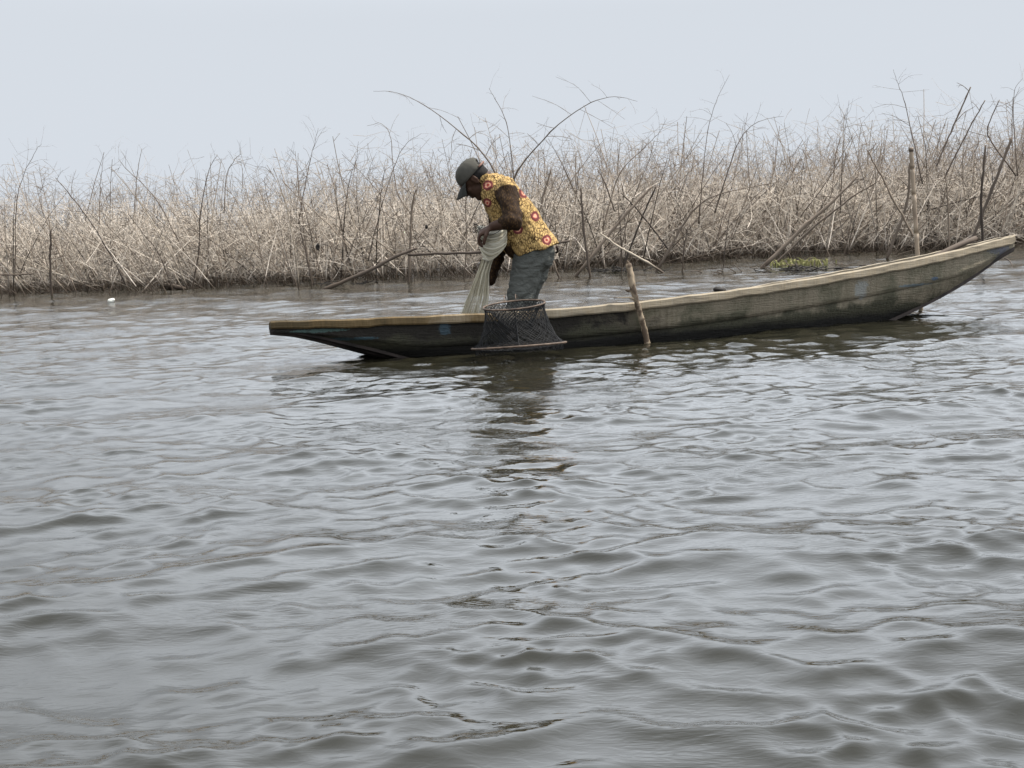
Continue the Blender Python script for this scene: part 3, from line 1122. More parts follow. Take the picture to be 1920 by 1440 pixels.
# --- trousers
k = NT('worn_grey_green_trousers')
p = k.pos()
n1 = k.noise(k.mapping(p, (1, 1, 1.9), (0, R(25), 0)), 17, 3, 0.55, 0.6)
n2 = k.noise(p, 260, 2)
n3 = k.noise(p, 10, 3)
cc = k.mix(n3, (0.068, 0.071, 0.064), (0.115, 0.117, 0.106))
cc = k.mix(k.ramp(n1, [(0.55, 0.0), (0.7, 0.5)]), cc, (0.13, 0.14, 0.13))
M_TROUS = k.done(cc, 0.9, k.bump(n2, 0.12, 0.002, k.bump(n1, 0.9, 0.02)), 0.15)


def trous_warp(co, n):
    return 0.010 * mnoise.noise(Vector((co.x * 8 + co.z * 6, co.y * 10, co.z * 17 - co.x * 10))) + 0.007 * mnoise.noise(Vector((co.x * 20 - co.z * 14, co.y * 22, co.z * 42)))


e = MB()
capsule(e, m_(998, 452, -0.05), m_(1004, 474, -0.05), 0.105, 0.112)
capsule(e, m_(998, 452, 0.05), m_(1004, 474, 0.05), 0.105, 0.112)
capsule(e, m_(1014, 470, -0.06), m_(1010, 484, -0.07), 0.092, 0.092)
for a0, a1, a2 in ((NHIP, NKN, NAN), (FHIP, FKN, FAN)):
    capsule(e, a0 + [-0.02, 0, 0], a1, 0.110, 0.074)
    capsule(e, a1, a1 + (a2 - a1) * 0.9, 0.074, 0.068)
fuse(e, 'trousers', M_TROUS, person, 0.0075, 4, trous_warp)
# belt loop strip / dark back pocket edge
MB().tube(spline([m_(1044, 463, -0.13), m_(1046, 470, -0.05), m_(1043, 474, 0.03)], 6), 0.008, 6).build('belt', plain('dark_belt', (0.02, 0.012, 0.01), (0.04, 0.02, 0.015), 50), person)

# ------------------------------------------------------------------ fishing net he gathers
k = NT('pale_nylon_net')
p = k.pos()
n = k.node('ShaderNodeNewGeometry').outputs['Random Per Island']
M_NET = k.done(k.ramp(n, [(0.0, (0.32, 0.27, 0.17)), (0.4, (0.55, 0.50, 0.37)), (1.0, (0.80, 0.76, 0.63))]), 0.6, None, 0.3)
k = NT('net_folds')
p = k.pos()
n = k.noise(p, 30, 4); n2 = k.noise(p, 300, 2)
M_NETFOLD = k.done(k.mix(n, (0.50, 0.47, 0.385), (0.80, 0.76, 0.65)), 0.75, k.bump(n2, 0.8, 0.004), 0.2)
net = empty('fishing_net', m_(920, 480, -0.12))
tag(net, 'pale gathered fishing net held in the hands of the fisherman and hanging into the canoe', 'net')
YN = -0.15
cols_t = [(430, 897, 945), (437, 898, 948), (450, 899, 949), (463, 901, 948), (474, 904, 942), (483, 906, 934), (490, 906, 926)]
P = []
ys = np.linspace(426, 490, 22)
for y_ in ys:
    xl = np.interp(y_, [c[0] for c in cols_t], [c[1] for c in cols_t])
    xr = np.interp(y_, [c[0] for c in cols_t], [c[2] for c in cols_t])
    cx, hw = (xl + xr) / 2, (xr - xl) / 2 / 294
    c = m_(cx, y_, YN)
    row = []
    for j in range(36):
        a = 2 * math.pi * j / 36
        sag = 0.018 * math.cos(a) ** 2
        fold = 0.007 * math.sin((y_ - 426) * 0.62 + 5.0 * abs(math.cos(a)) ** 1.5 + 1.2 * math.sin(a * 2)) + 0.004 * mnoise.noise(Vector((a * 2, y_ * 0.15, 1)))
        row.append(c + np.array([(hw + fold) * math.cos(a), (hw * 0.8 + fold) * math.sin(a), sag + fold * 0.4]))
    P.append(row)
top = np.mean(P[0], axis=0) + [0, 0, -0.01]
mb = MB().grid(P, close_v=True)
mb.add([*P[0], top], [(j, (j + 1) % 36, 36) for j in range(36)])
mb.build('gathered_folds', M_NETFOLD, net, recalc=True)
# cords that sag across the bundle
mb = MB()
for q in range(34):
    y0 = 428 + 44 * random.random()
    sag = random.uniform(8, 22)
    L = []
    for a in np.linspace(-1, 1, 12):
        yy = y0 + sag * (1 - a * a) - 3 * a * random.random()
        xl = np.interp(yy, [c[0] for c in cols_t], [c[1] for c in cols_t]); xr = np.interp(yy, [c[0] for c in cols_t], [c[2] for c in cols_t])
        cx, hw = (xl + xr) / 2, (xr - xl) / 2 / 294
        c = m_(cx, yy, YN)
        ang = math.pi / 2 * a
        L.append(c + np.array([(hw + 0.006) * math.sin(ang), -(hw * 0.8 + 0.007) * math.cos(ang), 0.018 * math.sin(ang) ** 2]))
    mb.tube(L, random.uniform(0.0015, 0.0032), 4)
o = mb.build('net_cords', M_NET, net); o['kind'] = 'stuff'
# the hanging part: strands and cross knots
mb = MB()


def hang(u, q, lay):
    xl = np.interp(q, [0, 0.15, 0.5, 1.0], [905, 899, 882, 857]); xr = np.interp(q, [0, 0.2, 0.65, 1.0], [926, 917, 916, 909])
    y_ = 482 + q * 122
    bul = 0.05 * math.sin(math.pi * u) * (0.5 + 0.5 * q)
    rip = 0.012 * math.sin(u * 23 + lay * 2 + q * 2)
    return m_(xl + (xr - xl) * u, y_, YN + 0.02 + (-bul if lay == 0 else bul * 0.8) + rip)


for lay, NS in ((0, 46), (1, 34)):
    for i in range(NS):
        u0 = (i + random.uniform(-0.3, 0.3)) / (NS - 1)
        d = random.uniform(-0.03, 0.03)
        L = [hang(min(max(u0 + d * math.sin(q * 5 + i), 0), 1), q, lay) for q in np.linspace(0, 1, 9)]
        mb.tube(L, random.uniform(0.0010, 0.0022), 3, False)
    for i in range(44):
        q0 = i / 43
        L = [hang(u, min(max(q0 + 0.012 * math.sin(u * 30 + i * 1.3), 0), 1), lay) for u in np.linspace(0, 1, 14)]
        mb.tube(L, 0.0007, 3, False)
o = mb.build('hanging_mesh', M_NET, net); o['kind'] = 'stuff'
mb = MB()
for q in range(9):
    c = m_(random.uniform(886, 900), random.uniform(420, 432), YN - 0.02 + random.uniform(-0.03, 0.03))
    a0 = random.random() * 6
    mb.tube([c + np.array([0.030 * math.cos(a0 + t) * random.uniform(0.6, 1.1), 0.02 * math.sin(a0 + t), 0.018 * math.sin(a0 + t * 1.1 + q)]) for t in np.linspace(0, 4.5, 9)], 0.0016, 4)
mb.tube(spline([m_(897, 428, YN - 0.03), m_(915, 440, YN - 0.09), m_(932, 436, YN - 0.09), m_(948, 421, YN - 0.06)], 12), 0.0022, 5)
mb.build('head_rope', M_BLACK, net)

# ------------------------------------------------------------------ the brush park
def branch_arrays(seed, H, crook, ntw, twl, r0, dense=1.0, curve=0.0):
    """a bare branch standing at the origin along +z: stem and side twigs (two arrays)"""
    r = np.random.default_rng(seed)
    n = 8
    pts = [np.array([0, 0, -0.35])]
    d = np.array([0, 0, 1.0])
    step = (H + 0.35) / n
    for i in range(n):
        d = d + r.normal(0, crook, 3) * [1, 1, 0.3] + np.array([curve, 0, 0])
        d /= np.linalg.norm(d)
        pts.append(pts[-1] + d * step)
    pts = np.array(pts)
    rad = np.linspace(r0, r0 * 0.28, n + 1)
    stem = tube(pts, rad, 4, False)
    tv, tf, k = [], [], 0
    for j in range(ntw):
        u = r.uniform(0.18, 0.99) ** 0.8 * n
        i = min(int(u), n - 1)
        p = pts[i] + (pts[i + 1] - pts[i]) * (u - i)
        T = pts[i + 1] - pts[i]; T /= np.linalg.norm(T)
        az = r.uniform(0, 6.283)
        out_ = np.array([math.cos(az), math.sin(az), 0])
        d = T * r.uniform(0.1, 0.75) + out_ * r.uniform(0.6, 1.0)
        d /= np.linalg.norm(d)
        L = twl * r.uniform(0.35, 1.0) * (1.15 - 0.6 * u / n)
        Q = [p]
        for s in range(2):
            d = d + r.normal(0, 0.30, 3) + [0, 0, -0.05]
            d /= np.linalg.norm(d)
            Q.append(Q[-1] + d * L / 2)
        V, F = tube(Q, np.linspace(r0 * 0.36, r0 * 0.14, 3), 3, False)
        tv.append(V); tf.append(np.array(F) + k); k += len(V)
        for s in range(int(2 * dense + r.random())):
            w = r.uniform(0.2, 1) * 2
            ii = min(int(w), 1)
            p2 = Q[ii] + (Q[ii + 1] - Q[ii]) * (w - ii)
            d2 = d * 0.4 + r.normal(0, 0.8, 3)
            d2 /= np.linalg.norm(d2)
            l2 = L * r.uniform(0.2, 0.5)
            V, F = tube([p2, p2 + d2 * l2], [r0 * 0.21, r0 * 0.10], 3, False)
            tv.append(V); tf.append(np.array(F) + k); k += len(V)
    return (stem[0], np.array(stem[1])), (np.vstack(tv), np.vstack(tf))


VAR = []
for i in range(12):
    VAR.append(branch_arrays(100 + i, 1.25 + 0.3 * rng.random(), 0.05 + 0.09 * rng.random(), 15 + int(6 * rng.random()), 0.5, 0.0085 - 0.0025 * rng.random(), 1.0, rng.normal(0, 0.05)))
VSTR = []
for i in range(8):
    VSTR.append(branch_arrays(300 + i, 1.45 + 0.35 * rng.random(), 0.03, 7, 0.30, 0.0105, 0.8, rng.normal(0, 0.02)))
VBUSH = []
for i in range(8):
    VBUSH.append(branch_arrays(200 + i, 0.9 + 0.35 * rng.random(), 0.22, 22, 0.6, 0.0065, 1.2, rng.normal(0, 0.06)))


VTAN = []
for i in range(10):
    r_t = np.random.default_rng(400 + i)
    tv, tf, kk = [], [], 0
    sg, sf, sk = [], [], 0
    for j in range(24):
        c = np.array([r_t.normal(0, 0.42), r_t.normal(0, 0.3), 0.03 + 1.30 * r_t.random() ** 1.1])
        d = r_t.normal(0, 1, 3) * [1, 0.7, 0.85]
        d /= np.linalg.norm(d)
        L = r_t.uniform(0.25, 0.8)
        Q = [c - d * L / 2]
        for q in range(3):
            Q.append(Q[-1] + d * L / 3)
            d = d + r_t.normal(0, 0.42, 3); d /= np.linalg.norm(d)
        r1 = r_t.uniform(0.0018, 0.0048) * (1.15 - 0.52 * c[2])
        V, F = tube(Q, np.linspace(r1, r1 * 0.5, 4), 3, False)
        if j < 21:
            tv.append(V); tf.append(np.array(F) + kk); kk += len(V)
        else:
            le = r_t.normal(0, 0.55)
            V, F = tube([[c[0] - 0.3 * le, c[1], -0.3], [c[0] + 0.25 * le, c[1], 0.3], [c[0] + 0.75 * le, c[1], 0.75], [c[0] + 1.1 * le + r_t.normal(0, 0.1), c[1], 1.0]], [0.008, 0.0065, 0.004, 0.002], 4, False)
            sg.append(V); sf.append(np.array(F) + sk); sk += len(V)
    VTAN.append(((np.vstack(sg), np.vstack(sf)), (np.vstack(tv), np.vstack(tf))))


def mesh_np(name, V, F, m):
    me = bpy.data.meshes.new(name)
    me.vertices.add(len(V)); me.vertices.foreach_set('co', np.asarray(V, np.float32).ravel())
    F = np.asarray(F, np.int32)
    me.loops.add(F.size); me.loops.foreach_set('vertex_index', F.ravel())
    me.polygons.add(len(F)); me.polygons.foreach_set('loop_start', (np.arange(len(F)) * F.shape[1]).astype(np.int32))
    me.update(calc_edges=True)
    me.polygons.foreach_set('use_smooth', [True] * len(F))
    me.materials.append(m)
    return me


def rot_lean(az, lean_x, lean_y):
    return (Matrix.Rotation(lean_x, 3, 'Y') @ Matrix.Rotation(lean_y, 3, 'X') @ Matrix.Rotation(az, 3, 'Z'))


def front_y(x):
    """where the front of the dense brush stands"""
    return float(np.interp(x, [-12, -6.3, -4, -2, 0.2, 1.5, 3.0, 4.5, 5.5, 7.2, 12], [19.0, 18.7, 18.2, 18.3, 18.6, 19.6, 20.4, 20.6, 20.4, 20.8, 21]))


_fy = front_y


def front_y(x):
    return _fy(x) + 0.55 * mnoise.noise(Vector((x * 1.1, 3.0, 0))) + 0.25 * mnoise.noise(Vector((x * 3.1, 9.0, 0)))


def lean_mean(x):
    return float(np.interp(x, [-8, -4.5, -2.5, -0.5, 1.5, 4, 8], [-0.62, -0.62, -0.28, -0.05, 0.42, 0.58, 0.45]))


def height_mul(x):
    return float(np.interp(x, [-7, -4, -2, 0, 3, 6, 8], [1.0, 0.92, 1.0, 1.08, 1.1, 1.22, 1.25]))


# mass of the thicket: one body of interlocked twigs
AV, AF, k0 = [], [], 0
spots = []
for i in range(3100):
    x = rng.uniform(-11, 11)
    spots.append((x, front_y(x) + abs(rng.normal(0, 1)) * 2.6 + 0.1))
for i in range(900):
    y = rng.uniform(23, 44)
    spots.append((rng.uniform(-0.42, 0.42) * y, y))
for (x, y) in spots:
    pick = rng.random()
    vv = VAR[rng.integers(len(VAR))] if pick < 0.24 else (VSTR[rng.integers(len(VSTR))] if pick < 0.29 else (VTAN[rng.integers(len(VTAN))] if pick < 0.66 else VBUSH[rng.integers(len(VBUSH))]))
    sc = rng.uniform(0.70, 1.18) * height_mul(x)
    tg = 0.5 if 0.29 <= pick < 0.66 else 1.0
    rm = np.array(rot_lean(rng.uniform(0, 6.283), (lean_mean(x) + rng.normal(0, 0.48)) * tg, rng.normal(0, 0.3) * tg))
    for V, F in vv:
        AV.append((V * sc) @ rm.T + [x, y, 0]); AF.append(F + k0); k0 += len(V)
thicket = link('brush_thicket', mesh_np('brush_thicket', np.vstack(AV), np.vstack(AF), M_TWIG))
tag(thicket, 'dense pale tangle of dry bare brush standing in the shallow lake behind the canoe', 'brush', kind='stuff')

# single branches at the front edge and standing out above it
VM = []
for i, (st, tw) in enumerate(VSTR):
    VM.append((mesh_np('dry_branch', st[0], st[1], M_PALESTICK), mesh_np('twigs', tw[0], tw[1], M_TWIG)))
for i, (st, tw) in enumerate(VAR):
    VM.append((mesh_np('dry_branch', st[0], st[1], M_STICK), mesh_np('twigs', tw[0], tw[1], M_TWIG)))


def put_branch(i, x, y, az, lx, ly, sc, label, group):
    o = link('dry_branch', VM[i][0])
    o.location = (x, y, 0)
    o.rotation_euler = rot_lean(az, lx, ly).to_euler()
    o.scale = (sc, sc, sc)
    tag(o, label, 'branch', group)
    c = bpy.data.objects.new('twigs', VM[i][1])
    COL.objects.link(c); c.parent = o
    c['kind'] = 'stuff'
    return o


ZONES = [(-5.6, 'at the far left end'), (-4.6, 'right of the far left end'),
         (-3.6, 'behind the white float'), (-2.6, 'above the floating log'),
         (-1.7, 'left of the slanting dark pole'), (-0.9, 'by the knotted post'),
         (0.0, 'left of the fisherman'), (0.9, 'right of the fisherman'),
         (1.8, 'behind the crooked stake'), (2.9, 'above the green water grass'),
         (4.0, 'left of the bamboo pole'), (5.2, 'right of the bamboo pole'),
         (99, 'at the far right end')]
NB_ = 250
for i in range(NB_):
    x = -6.9 + 13.8 * (i + rng.random()) / NB_
    lx = lean_mean(x) + rng.normal(0, 0.32)
    where = [w for lim, w in ZONES if x < lim][0]
    vi = int(rng.integers(6, 20))
    sc_ = rng.uniform(0.75, 1.15) * height_mul(x)
    look = ('tall ' if sc_ > 1.03 else 'low ') + ('sparse ' if vi < 8 else 'twiggy ')
    lean = 'leaning left' if lx < -0.25 else ('leaning right' if lx > 0.25 else 'standing upright')
    lab = look + 'dry branch ' + lean + ', in the brush front ' + where
    yy = front_y(x) - abs(rng.normal(0, 0.5)) + 0.35
    put_branch(vi, x, yy, rng.uniform(0, 6.283), lx, rng.normal(0, 0.2), sc_, lab, 'dry branches in the brush front ' + where)


# hand-placed sticks: (name, cat, material, Y, radii, pixel path, label, twigs[(from 0-1, tip px, tip py)], auto twigs)
def knots(n, rad, every=5, gain=1.28):
    rad = np.array(rad, float)
    for i in range(2, n - 1, every):
        rad[i] *= gain
    return rad


def stick(name, cat, m, Y, r, path, label, twigs=(), auto=0, group=None, sub=0.0, tw_m=None):
    P = [at(q[0], q[1], Y if len(q) < 3 else q[2]) for q in path]
    if sub:                                             # carry the foot on below the water
        P[0] = P[0] + (P[0] - P[1]) / max(np.linalg.norm(P[0] - P[1]), 1e-6) * sub
    n = 26
    r = [q * 0.60 if q > 0.012 else q * 0.50 for q in r]
    pts = spline(P, n)
    for i in range(1, n - 1):
        pts[i] += np.array([mnoise.noise(Vector((i * 0.5, Y * 3 + path[0][0], 0))), 0, mnoise.noise(Vector((i * 0.5, Y + path[0][0], 7)))]) * 0.009
    rad = knots(n, np.interp(np.linspace(0, 1, n), np.linspace(0, 1, len(r)), r))
    ob = MB().tube(pts, rad, 7).build(name, m)
    me = ob.data
    base = Vector([float(c) for c in pts[0]]); me.transform(Matrix.Translation(-base)); ob.location = base
    tag(ob, label, cat, group)
    rr = np.random.default_rng(int(path[0][0] * 7 + path[0][1]))
    tl = [(u, at(tx, ty, Y + rr.normal(0, 0.12))) for (u, tx, ty) in twigs]
    for j in range(auto):
        u = 0.3 + 0.7 * (j + rr.random()) / auto
        p = pts[int(u * (n - 1))]
        T = pts[min(int(u * (n - 1)) + 1, n - 1)] - pts[max(int(u * (n - 1)) - 1, 0)]
        T /= np.linalg.norm(T)
        sdv = np.array([T[2], 0, -T[0]]) * (1 if j % 2 else -1)
        d = T * 0.75 + sdv * rr.uniform(0.5, 1.0) + np.array([0, rr.normal(0, 0.4), 0])
        tl.append((u, p + d / np.linalg.norm(d) * rr.uniform(0.12, 0.42) * (1.25 - 0.6 * u)))
    for (u, tip) in tl:
        f = u * (n - 1); i = min(int(f), n - 2)
        p = pts[i] + (pts[i + 1] - pts[i]) * (f - i)
        T = pts[i + 1] - pts[i]; T /= np.linalg.norm(T)
        L = np.linalg.norm(tip - p)
        mid = p + (tip - p) * 0.5 + T * L * 0.07 + np.array([0, 0, 0.015 * rr.normal()])
        q = spline([p, mid, tip], 8)
        ra = min(float(np.interp(u, np.linspace(0, 1, len(r)), r)) * 0.5, 0.0042)
        mb = MB().tube(q, knots(8, np.linspace(ra, ra * 0.42, 8), 2, 1.5), 5)
        for s in range(2 if L > 0.12 else 0):
            a = q[int(rr.integers(3, 7))]
            dd = (tip - p) / L + rr.normal(0, 0.7, 3); dd /= np.linalg.norm(dd)
            e_ = a + dd * L * rr.uniform(0.2, 0.4)
            mb.tube(spline([a, (a + e_) / 2 + rr.normal(0, 0.008, 3), e_], 5), [ra * 0.5, ra * 0.25], 4)
        mb.build('twig', tw_m or m, ob)
    return ob


D, SM, PM = M_DARKSTICK, M_STICK, M_PALESTICK
STICKS = [
    ('dry_branch', 'branch', D, 18.0, (0.026, 0.018, 0.012, 0.006, 0.003), [(1002, 470), (960, 395), (915, 300), (862, 247), (800, 200), (745, 174), (700, 171)],
     'long bare branch arching up and left above the cap of the fisherman', [(0.52, 846, 300), (0.45, 912, 245), (0.6, 838, 250), (0.66, 868, 225), (0.8, 775, 198), (0.84, 802, 196), (0.9, 760, 182), (0.38, 855, 270), (0.35, 940, 255)], 0),
    ('dry_branch', 'branch', D, 18.2, (0.026, 0.018, 0.012, 0.007, 0.003), [(930, 420), (958, 350), (980, 306), (1040, 240), (1103, 195), (1150, 181), (1195, 190)],
     'long bare branch arching up and right into the sky beside the shoulder of the fisherman', [(0.58, 998, 180), (0.68, 1042, 144), (0.79, 1108, 158), (0.62, 1150, 240), (0.72, 1172, 224), (0.86, 1160, 186), (0.42, 988, 250), (0.5, 1005, 230), (0.46, 1075, 262), (0.93, 1192, 214)], 0),
    ('dry_branch', 'branch', D, 18.4, (0.014, 0.010, 0.006, 0.003), [(965, 400), (960, 300), (948, 225), (925, 180), (917, 165)], 'slender upright twig rising just right of the cap of the fisherman', [(0.4, 985, 250), (0.5, 935, 215), (0.6, 968, 205), (0.7, 930, 182)], 4),
    ('dry_branch', 'branch', D, 18.6, (0.014, 0.009, 0.005, 0.003), [(1310, 420), (1318, 330), (1328, 240), (1345, 185), (1368, 140)], 'tallest thin twig standing alone above the brush behind the middle of the canoe', [(0.55, 1282, 220), (0.6, 1295, 210), (0.7, 1315, 186), (0.75, 1342, 196), (0.82, 1350, 165)], 5),
    ('dry_branch', 'branch', SM, 18.8, (0.016, 0.010, 0.006, 0.003), [(1340, 400), (1375, 290), (1400, 245), (1430, 225), (1470, 218)], 'thin branch curving right above the brush with one upright side shoot', [(0.55, 1376, 213), (0.8, 1415, 210)], 5),
    ('dry_branch', 'branch', SM, 18.6, (0.015, 0.010, 0.006, 0.003), [(1130, 430), (1160, 330), (1210, 275), (1235, 250), (1250, 222)], 'thin forked branch leaning right, highest just right of the long arching one', [], 9),
    ('dry_branch', 'branch', SM, 19.4, (0.016, 0.011, 0.006, 0.003), [(1730, 345), (1712, 262), (1696, 190), (1684, 158), (1675, 130)], 'tall twiggy branch standing against the sky beside the bamboo pole', [(0.28, 1755, 220), (0.45, 1636, 203), (0.6, 1742, 168), (0.65, 1638, 160), (0.75, 1730, 140), (0.8, 1700, 128), (0.35, 1660, 226)], 3),
    ('dry_branch', 'branch', SM, 19.6, (0.015, 0.010, 0.006, 0.003), [(1908, 330), (1902, 250), (1900, 200), (1904, 165), (1918, 146)], 'tall twiggy branch at the far right edge of the brush', [(0.45, 1858, 190), (0.7, 1876, 165), (0.6, 1940, 160)], 3),
    ('dry_branch', 'branch', SM, 19.0, (0.014, 0.009, 0.005, 0.003), [(1575, 400), (1580, 300), (1585, 240), (1592, 188)], 'straight thin twig above the brush left of the leaning forked sticks', [], 6),
    ('dry_branch', 'branch', PM, 18.0, (0.013, 0.009, 0.006, 0.003), [(770, 402), (745, 360), (736, 300), (732, 255), (715, 232), (688, 236)], 'pale thin branch bent over at its top, springing from the knotted post', [(0.72, 748, 256), (0.5, 755, 280), (0.55, 720, 275)], 4),
    ('dry_branch', 'branch', D, 18.3, (0.015, 0.010, 0.006, 0.003), [(690, 490), (712, 400), (740, 310), (762, 270), (790, 250)], 'forked dark twig leaning right between the pale bent branch and the knotted post', [], 10),
    ('dry_branch', 'branch', D, 18.3, (0.016, 0.011, 0.006, 0.003), [(640, 520), (645, 420), (655, 340), (668, 300), (672, 265)], 'upright dark branch with a knotted foot in the brush left of the knotted post', [], 10),
    ('dry_branch', 'branch', SM, 18.5, (0.013, 0.009, 0.005, 0.003), [(560, 420), (575, 330), (588, 275), (597, 240)], 'spindly twig rising above the left brush, halfway to the knotted post', [(0.6, 612, 235), (0.75, 582, 240)], 8),
    ('dry_branch', 'branch', SM, 18.3, (0.013, 0.009, 0.005, 0.003), [(28, 520), (30, 400), (40, 340), (66, 285), (78, 270)], 'twiggy branch at the far left edge of the brush rising into the sky', [(0.6, 52, 258), (0.8, 30, 292)], 7),
    ('dry_branch', 'branch', SM, 18.4, (0.012, 0.008, 0.005, 0.003), [(186, 420), (188, 350), (192, 310), (194, 285)], 'short upright twig above the brush in the left part', [], 5),
    ('dry_branch', 'branch', SM, 18.2, (0.012, 0.008, 0.004), [(345, 470), (290, 370), (240, 320), (222, 298)], 'straight twig leaning left out of the left brush top', [], 6),
    ('dry_branch', 'branch', SM, 18.3, (0.012, 0.008, 0.004), [(250, 420), (257, 330), (266, 278)], 'thin twig tilted right crossing a left leaning one in the left brush', [], 2),
    ('dry_branch', 'branch', SM, 18.4, (0.012, 0.008, 0.004), [(420, 400), (425, 330), (440, 300), (452, 288)], 'thin curved double twig above the left brush nearest the canoe tip', [], 5),
    ('leaning_stick', 'stick', D, 17.9, (0.013, 0.012, 0.011, 0.007), [(232, 525), (185, 440), (135, 370), (104, 333)], 'dark capped stick leaning left in the left brush', [(0.97, 118, 318)], 3, 0.2),
    ('leaning_stick', 'stick', PM, 17.9, (0.012, 0.011, 0.009, 0.006), [(660, 470), (610, 415), (562, 372), (530, 340)], 'pale straight stick leaning left over the brush above the left end of the canoe', [], 2),
    ('leaning_stick', 'stick', PM, 17.7, (0.014, 0.013, 0.011), [(745, 484), (712, 455), (672, 423)], 'pale cut stick slanting up left beside the knotted post', [(0.95, 674, 405)], 1),
    ('leaning_stick', 'stick', PM, 17.7, (0.014, 0.012, 0.009), [(893, 475), (865, 440), (834, 416)], 'pale bent stick slanting down right towards the net bundle', [(0.9, 865, 405)], 0),
    ('post', 'post', SM, 17.6, (0.026, 0.025, 0.022, 0.020), [(766, 528), (769, 470), (771, 410), (777, 362)], 'slim knotted post standing in the water with a pole tied across it', [(0.97, 783, 358)], 0, 0.25),
    ('fallen_pole', 'pole', D, 17.0, (0.036, 0.034, 0.031, 0.022), [(634, 532), (690, 508), (740, 482), (783, 465)], 'dark pole slanting out of the water up to the knotted post', [], 0, 0.2),
    ('cross_pole', 'pole', D, 17.1, (0.026, 0.025, 0.024, 0.022), [(765, 478), (830, 475), (900, 473), (1010, 461), (1068, 452)], 'level dark pole running behind the fisherman from the knotted post', [], 0),
    ('post', 'post', D, 17.9, (0.021, 0.020, 0.018, 0.016), [(97, 548), (94, 500), (95, 460), (95, 432)], 'dark upright post with a side stub in the left brush', [(0.6, 104, 447), (0.35, 122, 480), (0.98, 90, 428)], 0, 0.25),
    ('cross_pole', 'pole', SM, 17.8, (0.016, 0.015, 0.014), [(-20, 515), (30, 515), (64, 513)], 'level pole low in the brush at the far left edge', [], 0),
    ('post', 'post', SM, 18.2, (0.022, 0.021, 0.018, 0.015), [(1008, 420), (1018, 370), (1026, 345), (1033, 318)], 'brown broken post just behind the back of the fisherman', [(0.6, 1034, 340), (0.75, 1020, 336)], 0),
    ('post', 'post', SM, 17.5, (0.026, 0.024, 0.021, 0.018), [(1107, 518), (1098, 460), (1092, 400), (1089, 352)], 'slim upright post standing in the water right of the fisherman', [(0.97, 1058, 352), (0.5, 1104, 395), (0.75, 1078, 382)], 0, 0.25),
    ('leaning_stick', 'stick', SM, 17.6, (0.030, 0.029, 0.027, 0.018), [(1085, 512), (1130, 455), (1175, 400), (1222, 350)], 'thick grey stick leaning right behind the slim upright post', [(0.98, 1240, 356)], 0, 0.25),
    ('leaning_stick', 'stick', D, 18.0, (0.018, 0.016, 0.014), [(1180, 470), (1205, 405), (1230, 350)], 'thin dark stick leaning right, beside the thick grey one', [], 3, 0.2),
    ('leaning_stick', 'stick', PM, 17.4, (0.022, 0.021, 0.019, 0.015), [(1242, 511), (1205, 487), (1160, 462), (1125, 437)], 'pale cut pole slanting down right into the water behind the crooked stake', [], 0, 0.15),
    ('dry_branch', 'branch', SM, 17.7, (0.026, 0.022, 0.015, 0.008, 0.004), [(1234, 503), (1262, 455), (1290, 408), (1330, 372), (1400, 352), (1480, 338)], 'crooked branch leaning right with a long bare shoot behind the middle of the canoe', [(0.4, 1310, 382), (0.38, 1243, 352), (0.45, 1295, 375)], 4, 0.25),
    ('leaning_stick', 'stick', D, 17.9, (0.016, 0.014, 0.012), [(1255, 470), (1205, 405), (1165, 362)], 'thin dark stick leaning left across the thick grey one', [], 2),
    ('leaning_stick', 'stick', D, 18.4, (0.014, 0.013, 0.010), [(1152, 395), (1135, 345), (1120, 317)], 'short dark twig leaning left at the brush top', [], 1),
    ('leaning_stick', 'stick', SM, 17.5, (0.036, 0.034, 0.029, 0.018, 0.014), [(1440, 492), (1500, 432), (1550, 388), (1590, 350), (1608, 330)], 'thickest dark stem leaning right behind the right half of the canoe', [(0.72, 1640, 318), (0.6, 1520, 372), (0.35, 1472, 420)], 2, 0.25),
    ('leaning_stick', 'stick', SM, 17.8, (0.022, 0.020, 0.016, 0.010), [(1450, 500), (1510, 440), (1560, 398), (1610, 362), (1650, 338)], 'long stem leaning right under the thickest dark one', [], 5, 0.2),
    ('leaning_stick', 'stick', SM, 18.4, (0.028, 0.026, 0.022), [(1672, 460), (1700, 380), (1706, 305)], 'stout stem leaning right half hidden by the bamboo pole', [], 1, 0.2),
    ('leaning_stick', 'stick', D, 18.2, (0.016, 0.015, 0.013), [(1756, 312), (1786, 240), (1820, 163)], 'dark straight stick pointing up right into the sky, highest of the cut ones', [(0.95, 1794, 155), (0.55, 1825, 202)], 0),
    ('leaning_stick', 'stick', D, 18.3, (0.015, 0.014, 0.012), [(1770, 335), (1810, 255), (1847, 188)], 'dark straight stick pointing up right, beside the highest of the cut ones', [(0.85, 1820, 190)], 1),
    ('dry_branch', 'branch', D, 18.4, (0.014, 0.013, 0.010), [(1905, 330), (1862, 270), (1852, 240), (1874, 187)], 'dark kinked branch above the upright dark post', [], 2),
    ('post', 'post', D, 17.6, (0.026, 0.024, 0.022, 0.020), [(1845, 470), (1840, 400), (1842, 340), (1848, 272)], 'dark upright post behind the raised right end of the canoe', [(0.97, 1868, 282), (0.6, 1834, 305)], 0, 0.4),
    ('leaning_stick', 'stick', SM, 17.9, (0.030, 0.029, 0.026), [(1826, 440), (1862, 350), (1897, 258)], 'thick broken stem leaning right beside the upright dark post', [(0.5, 1855, 300)], 0, 0.3),
    ('leaning_stick', 'stick', SM, 18.0, (0.018, 0.016, 0.012, 0.008), [(1780, 470), (1778, 400), (1775, 350), (1770, 320)], 'drooping bunch of dry stems between the bamboo pole and the upright dark post', [(0.8, 1755, 440), (0.85, 1790, 450), (0.9, 1762, 400), (0.75, 1745, 350)], 3, 0.3),
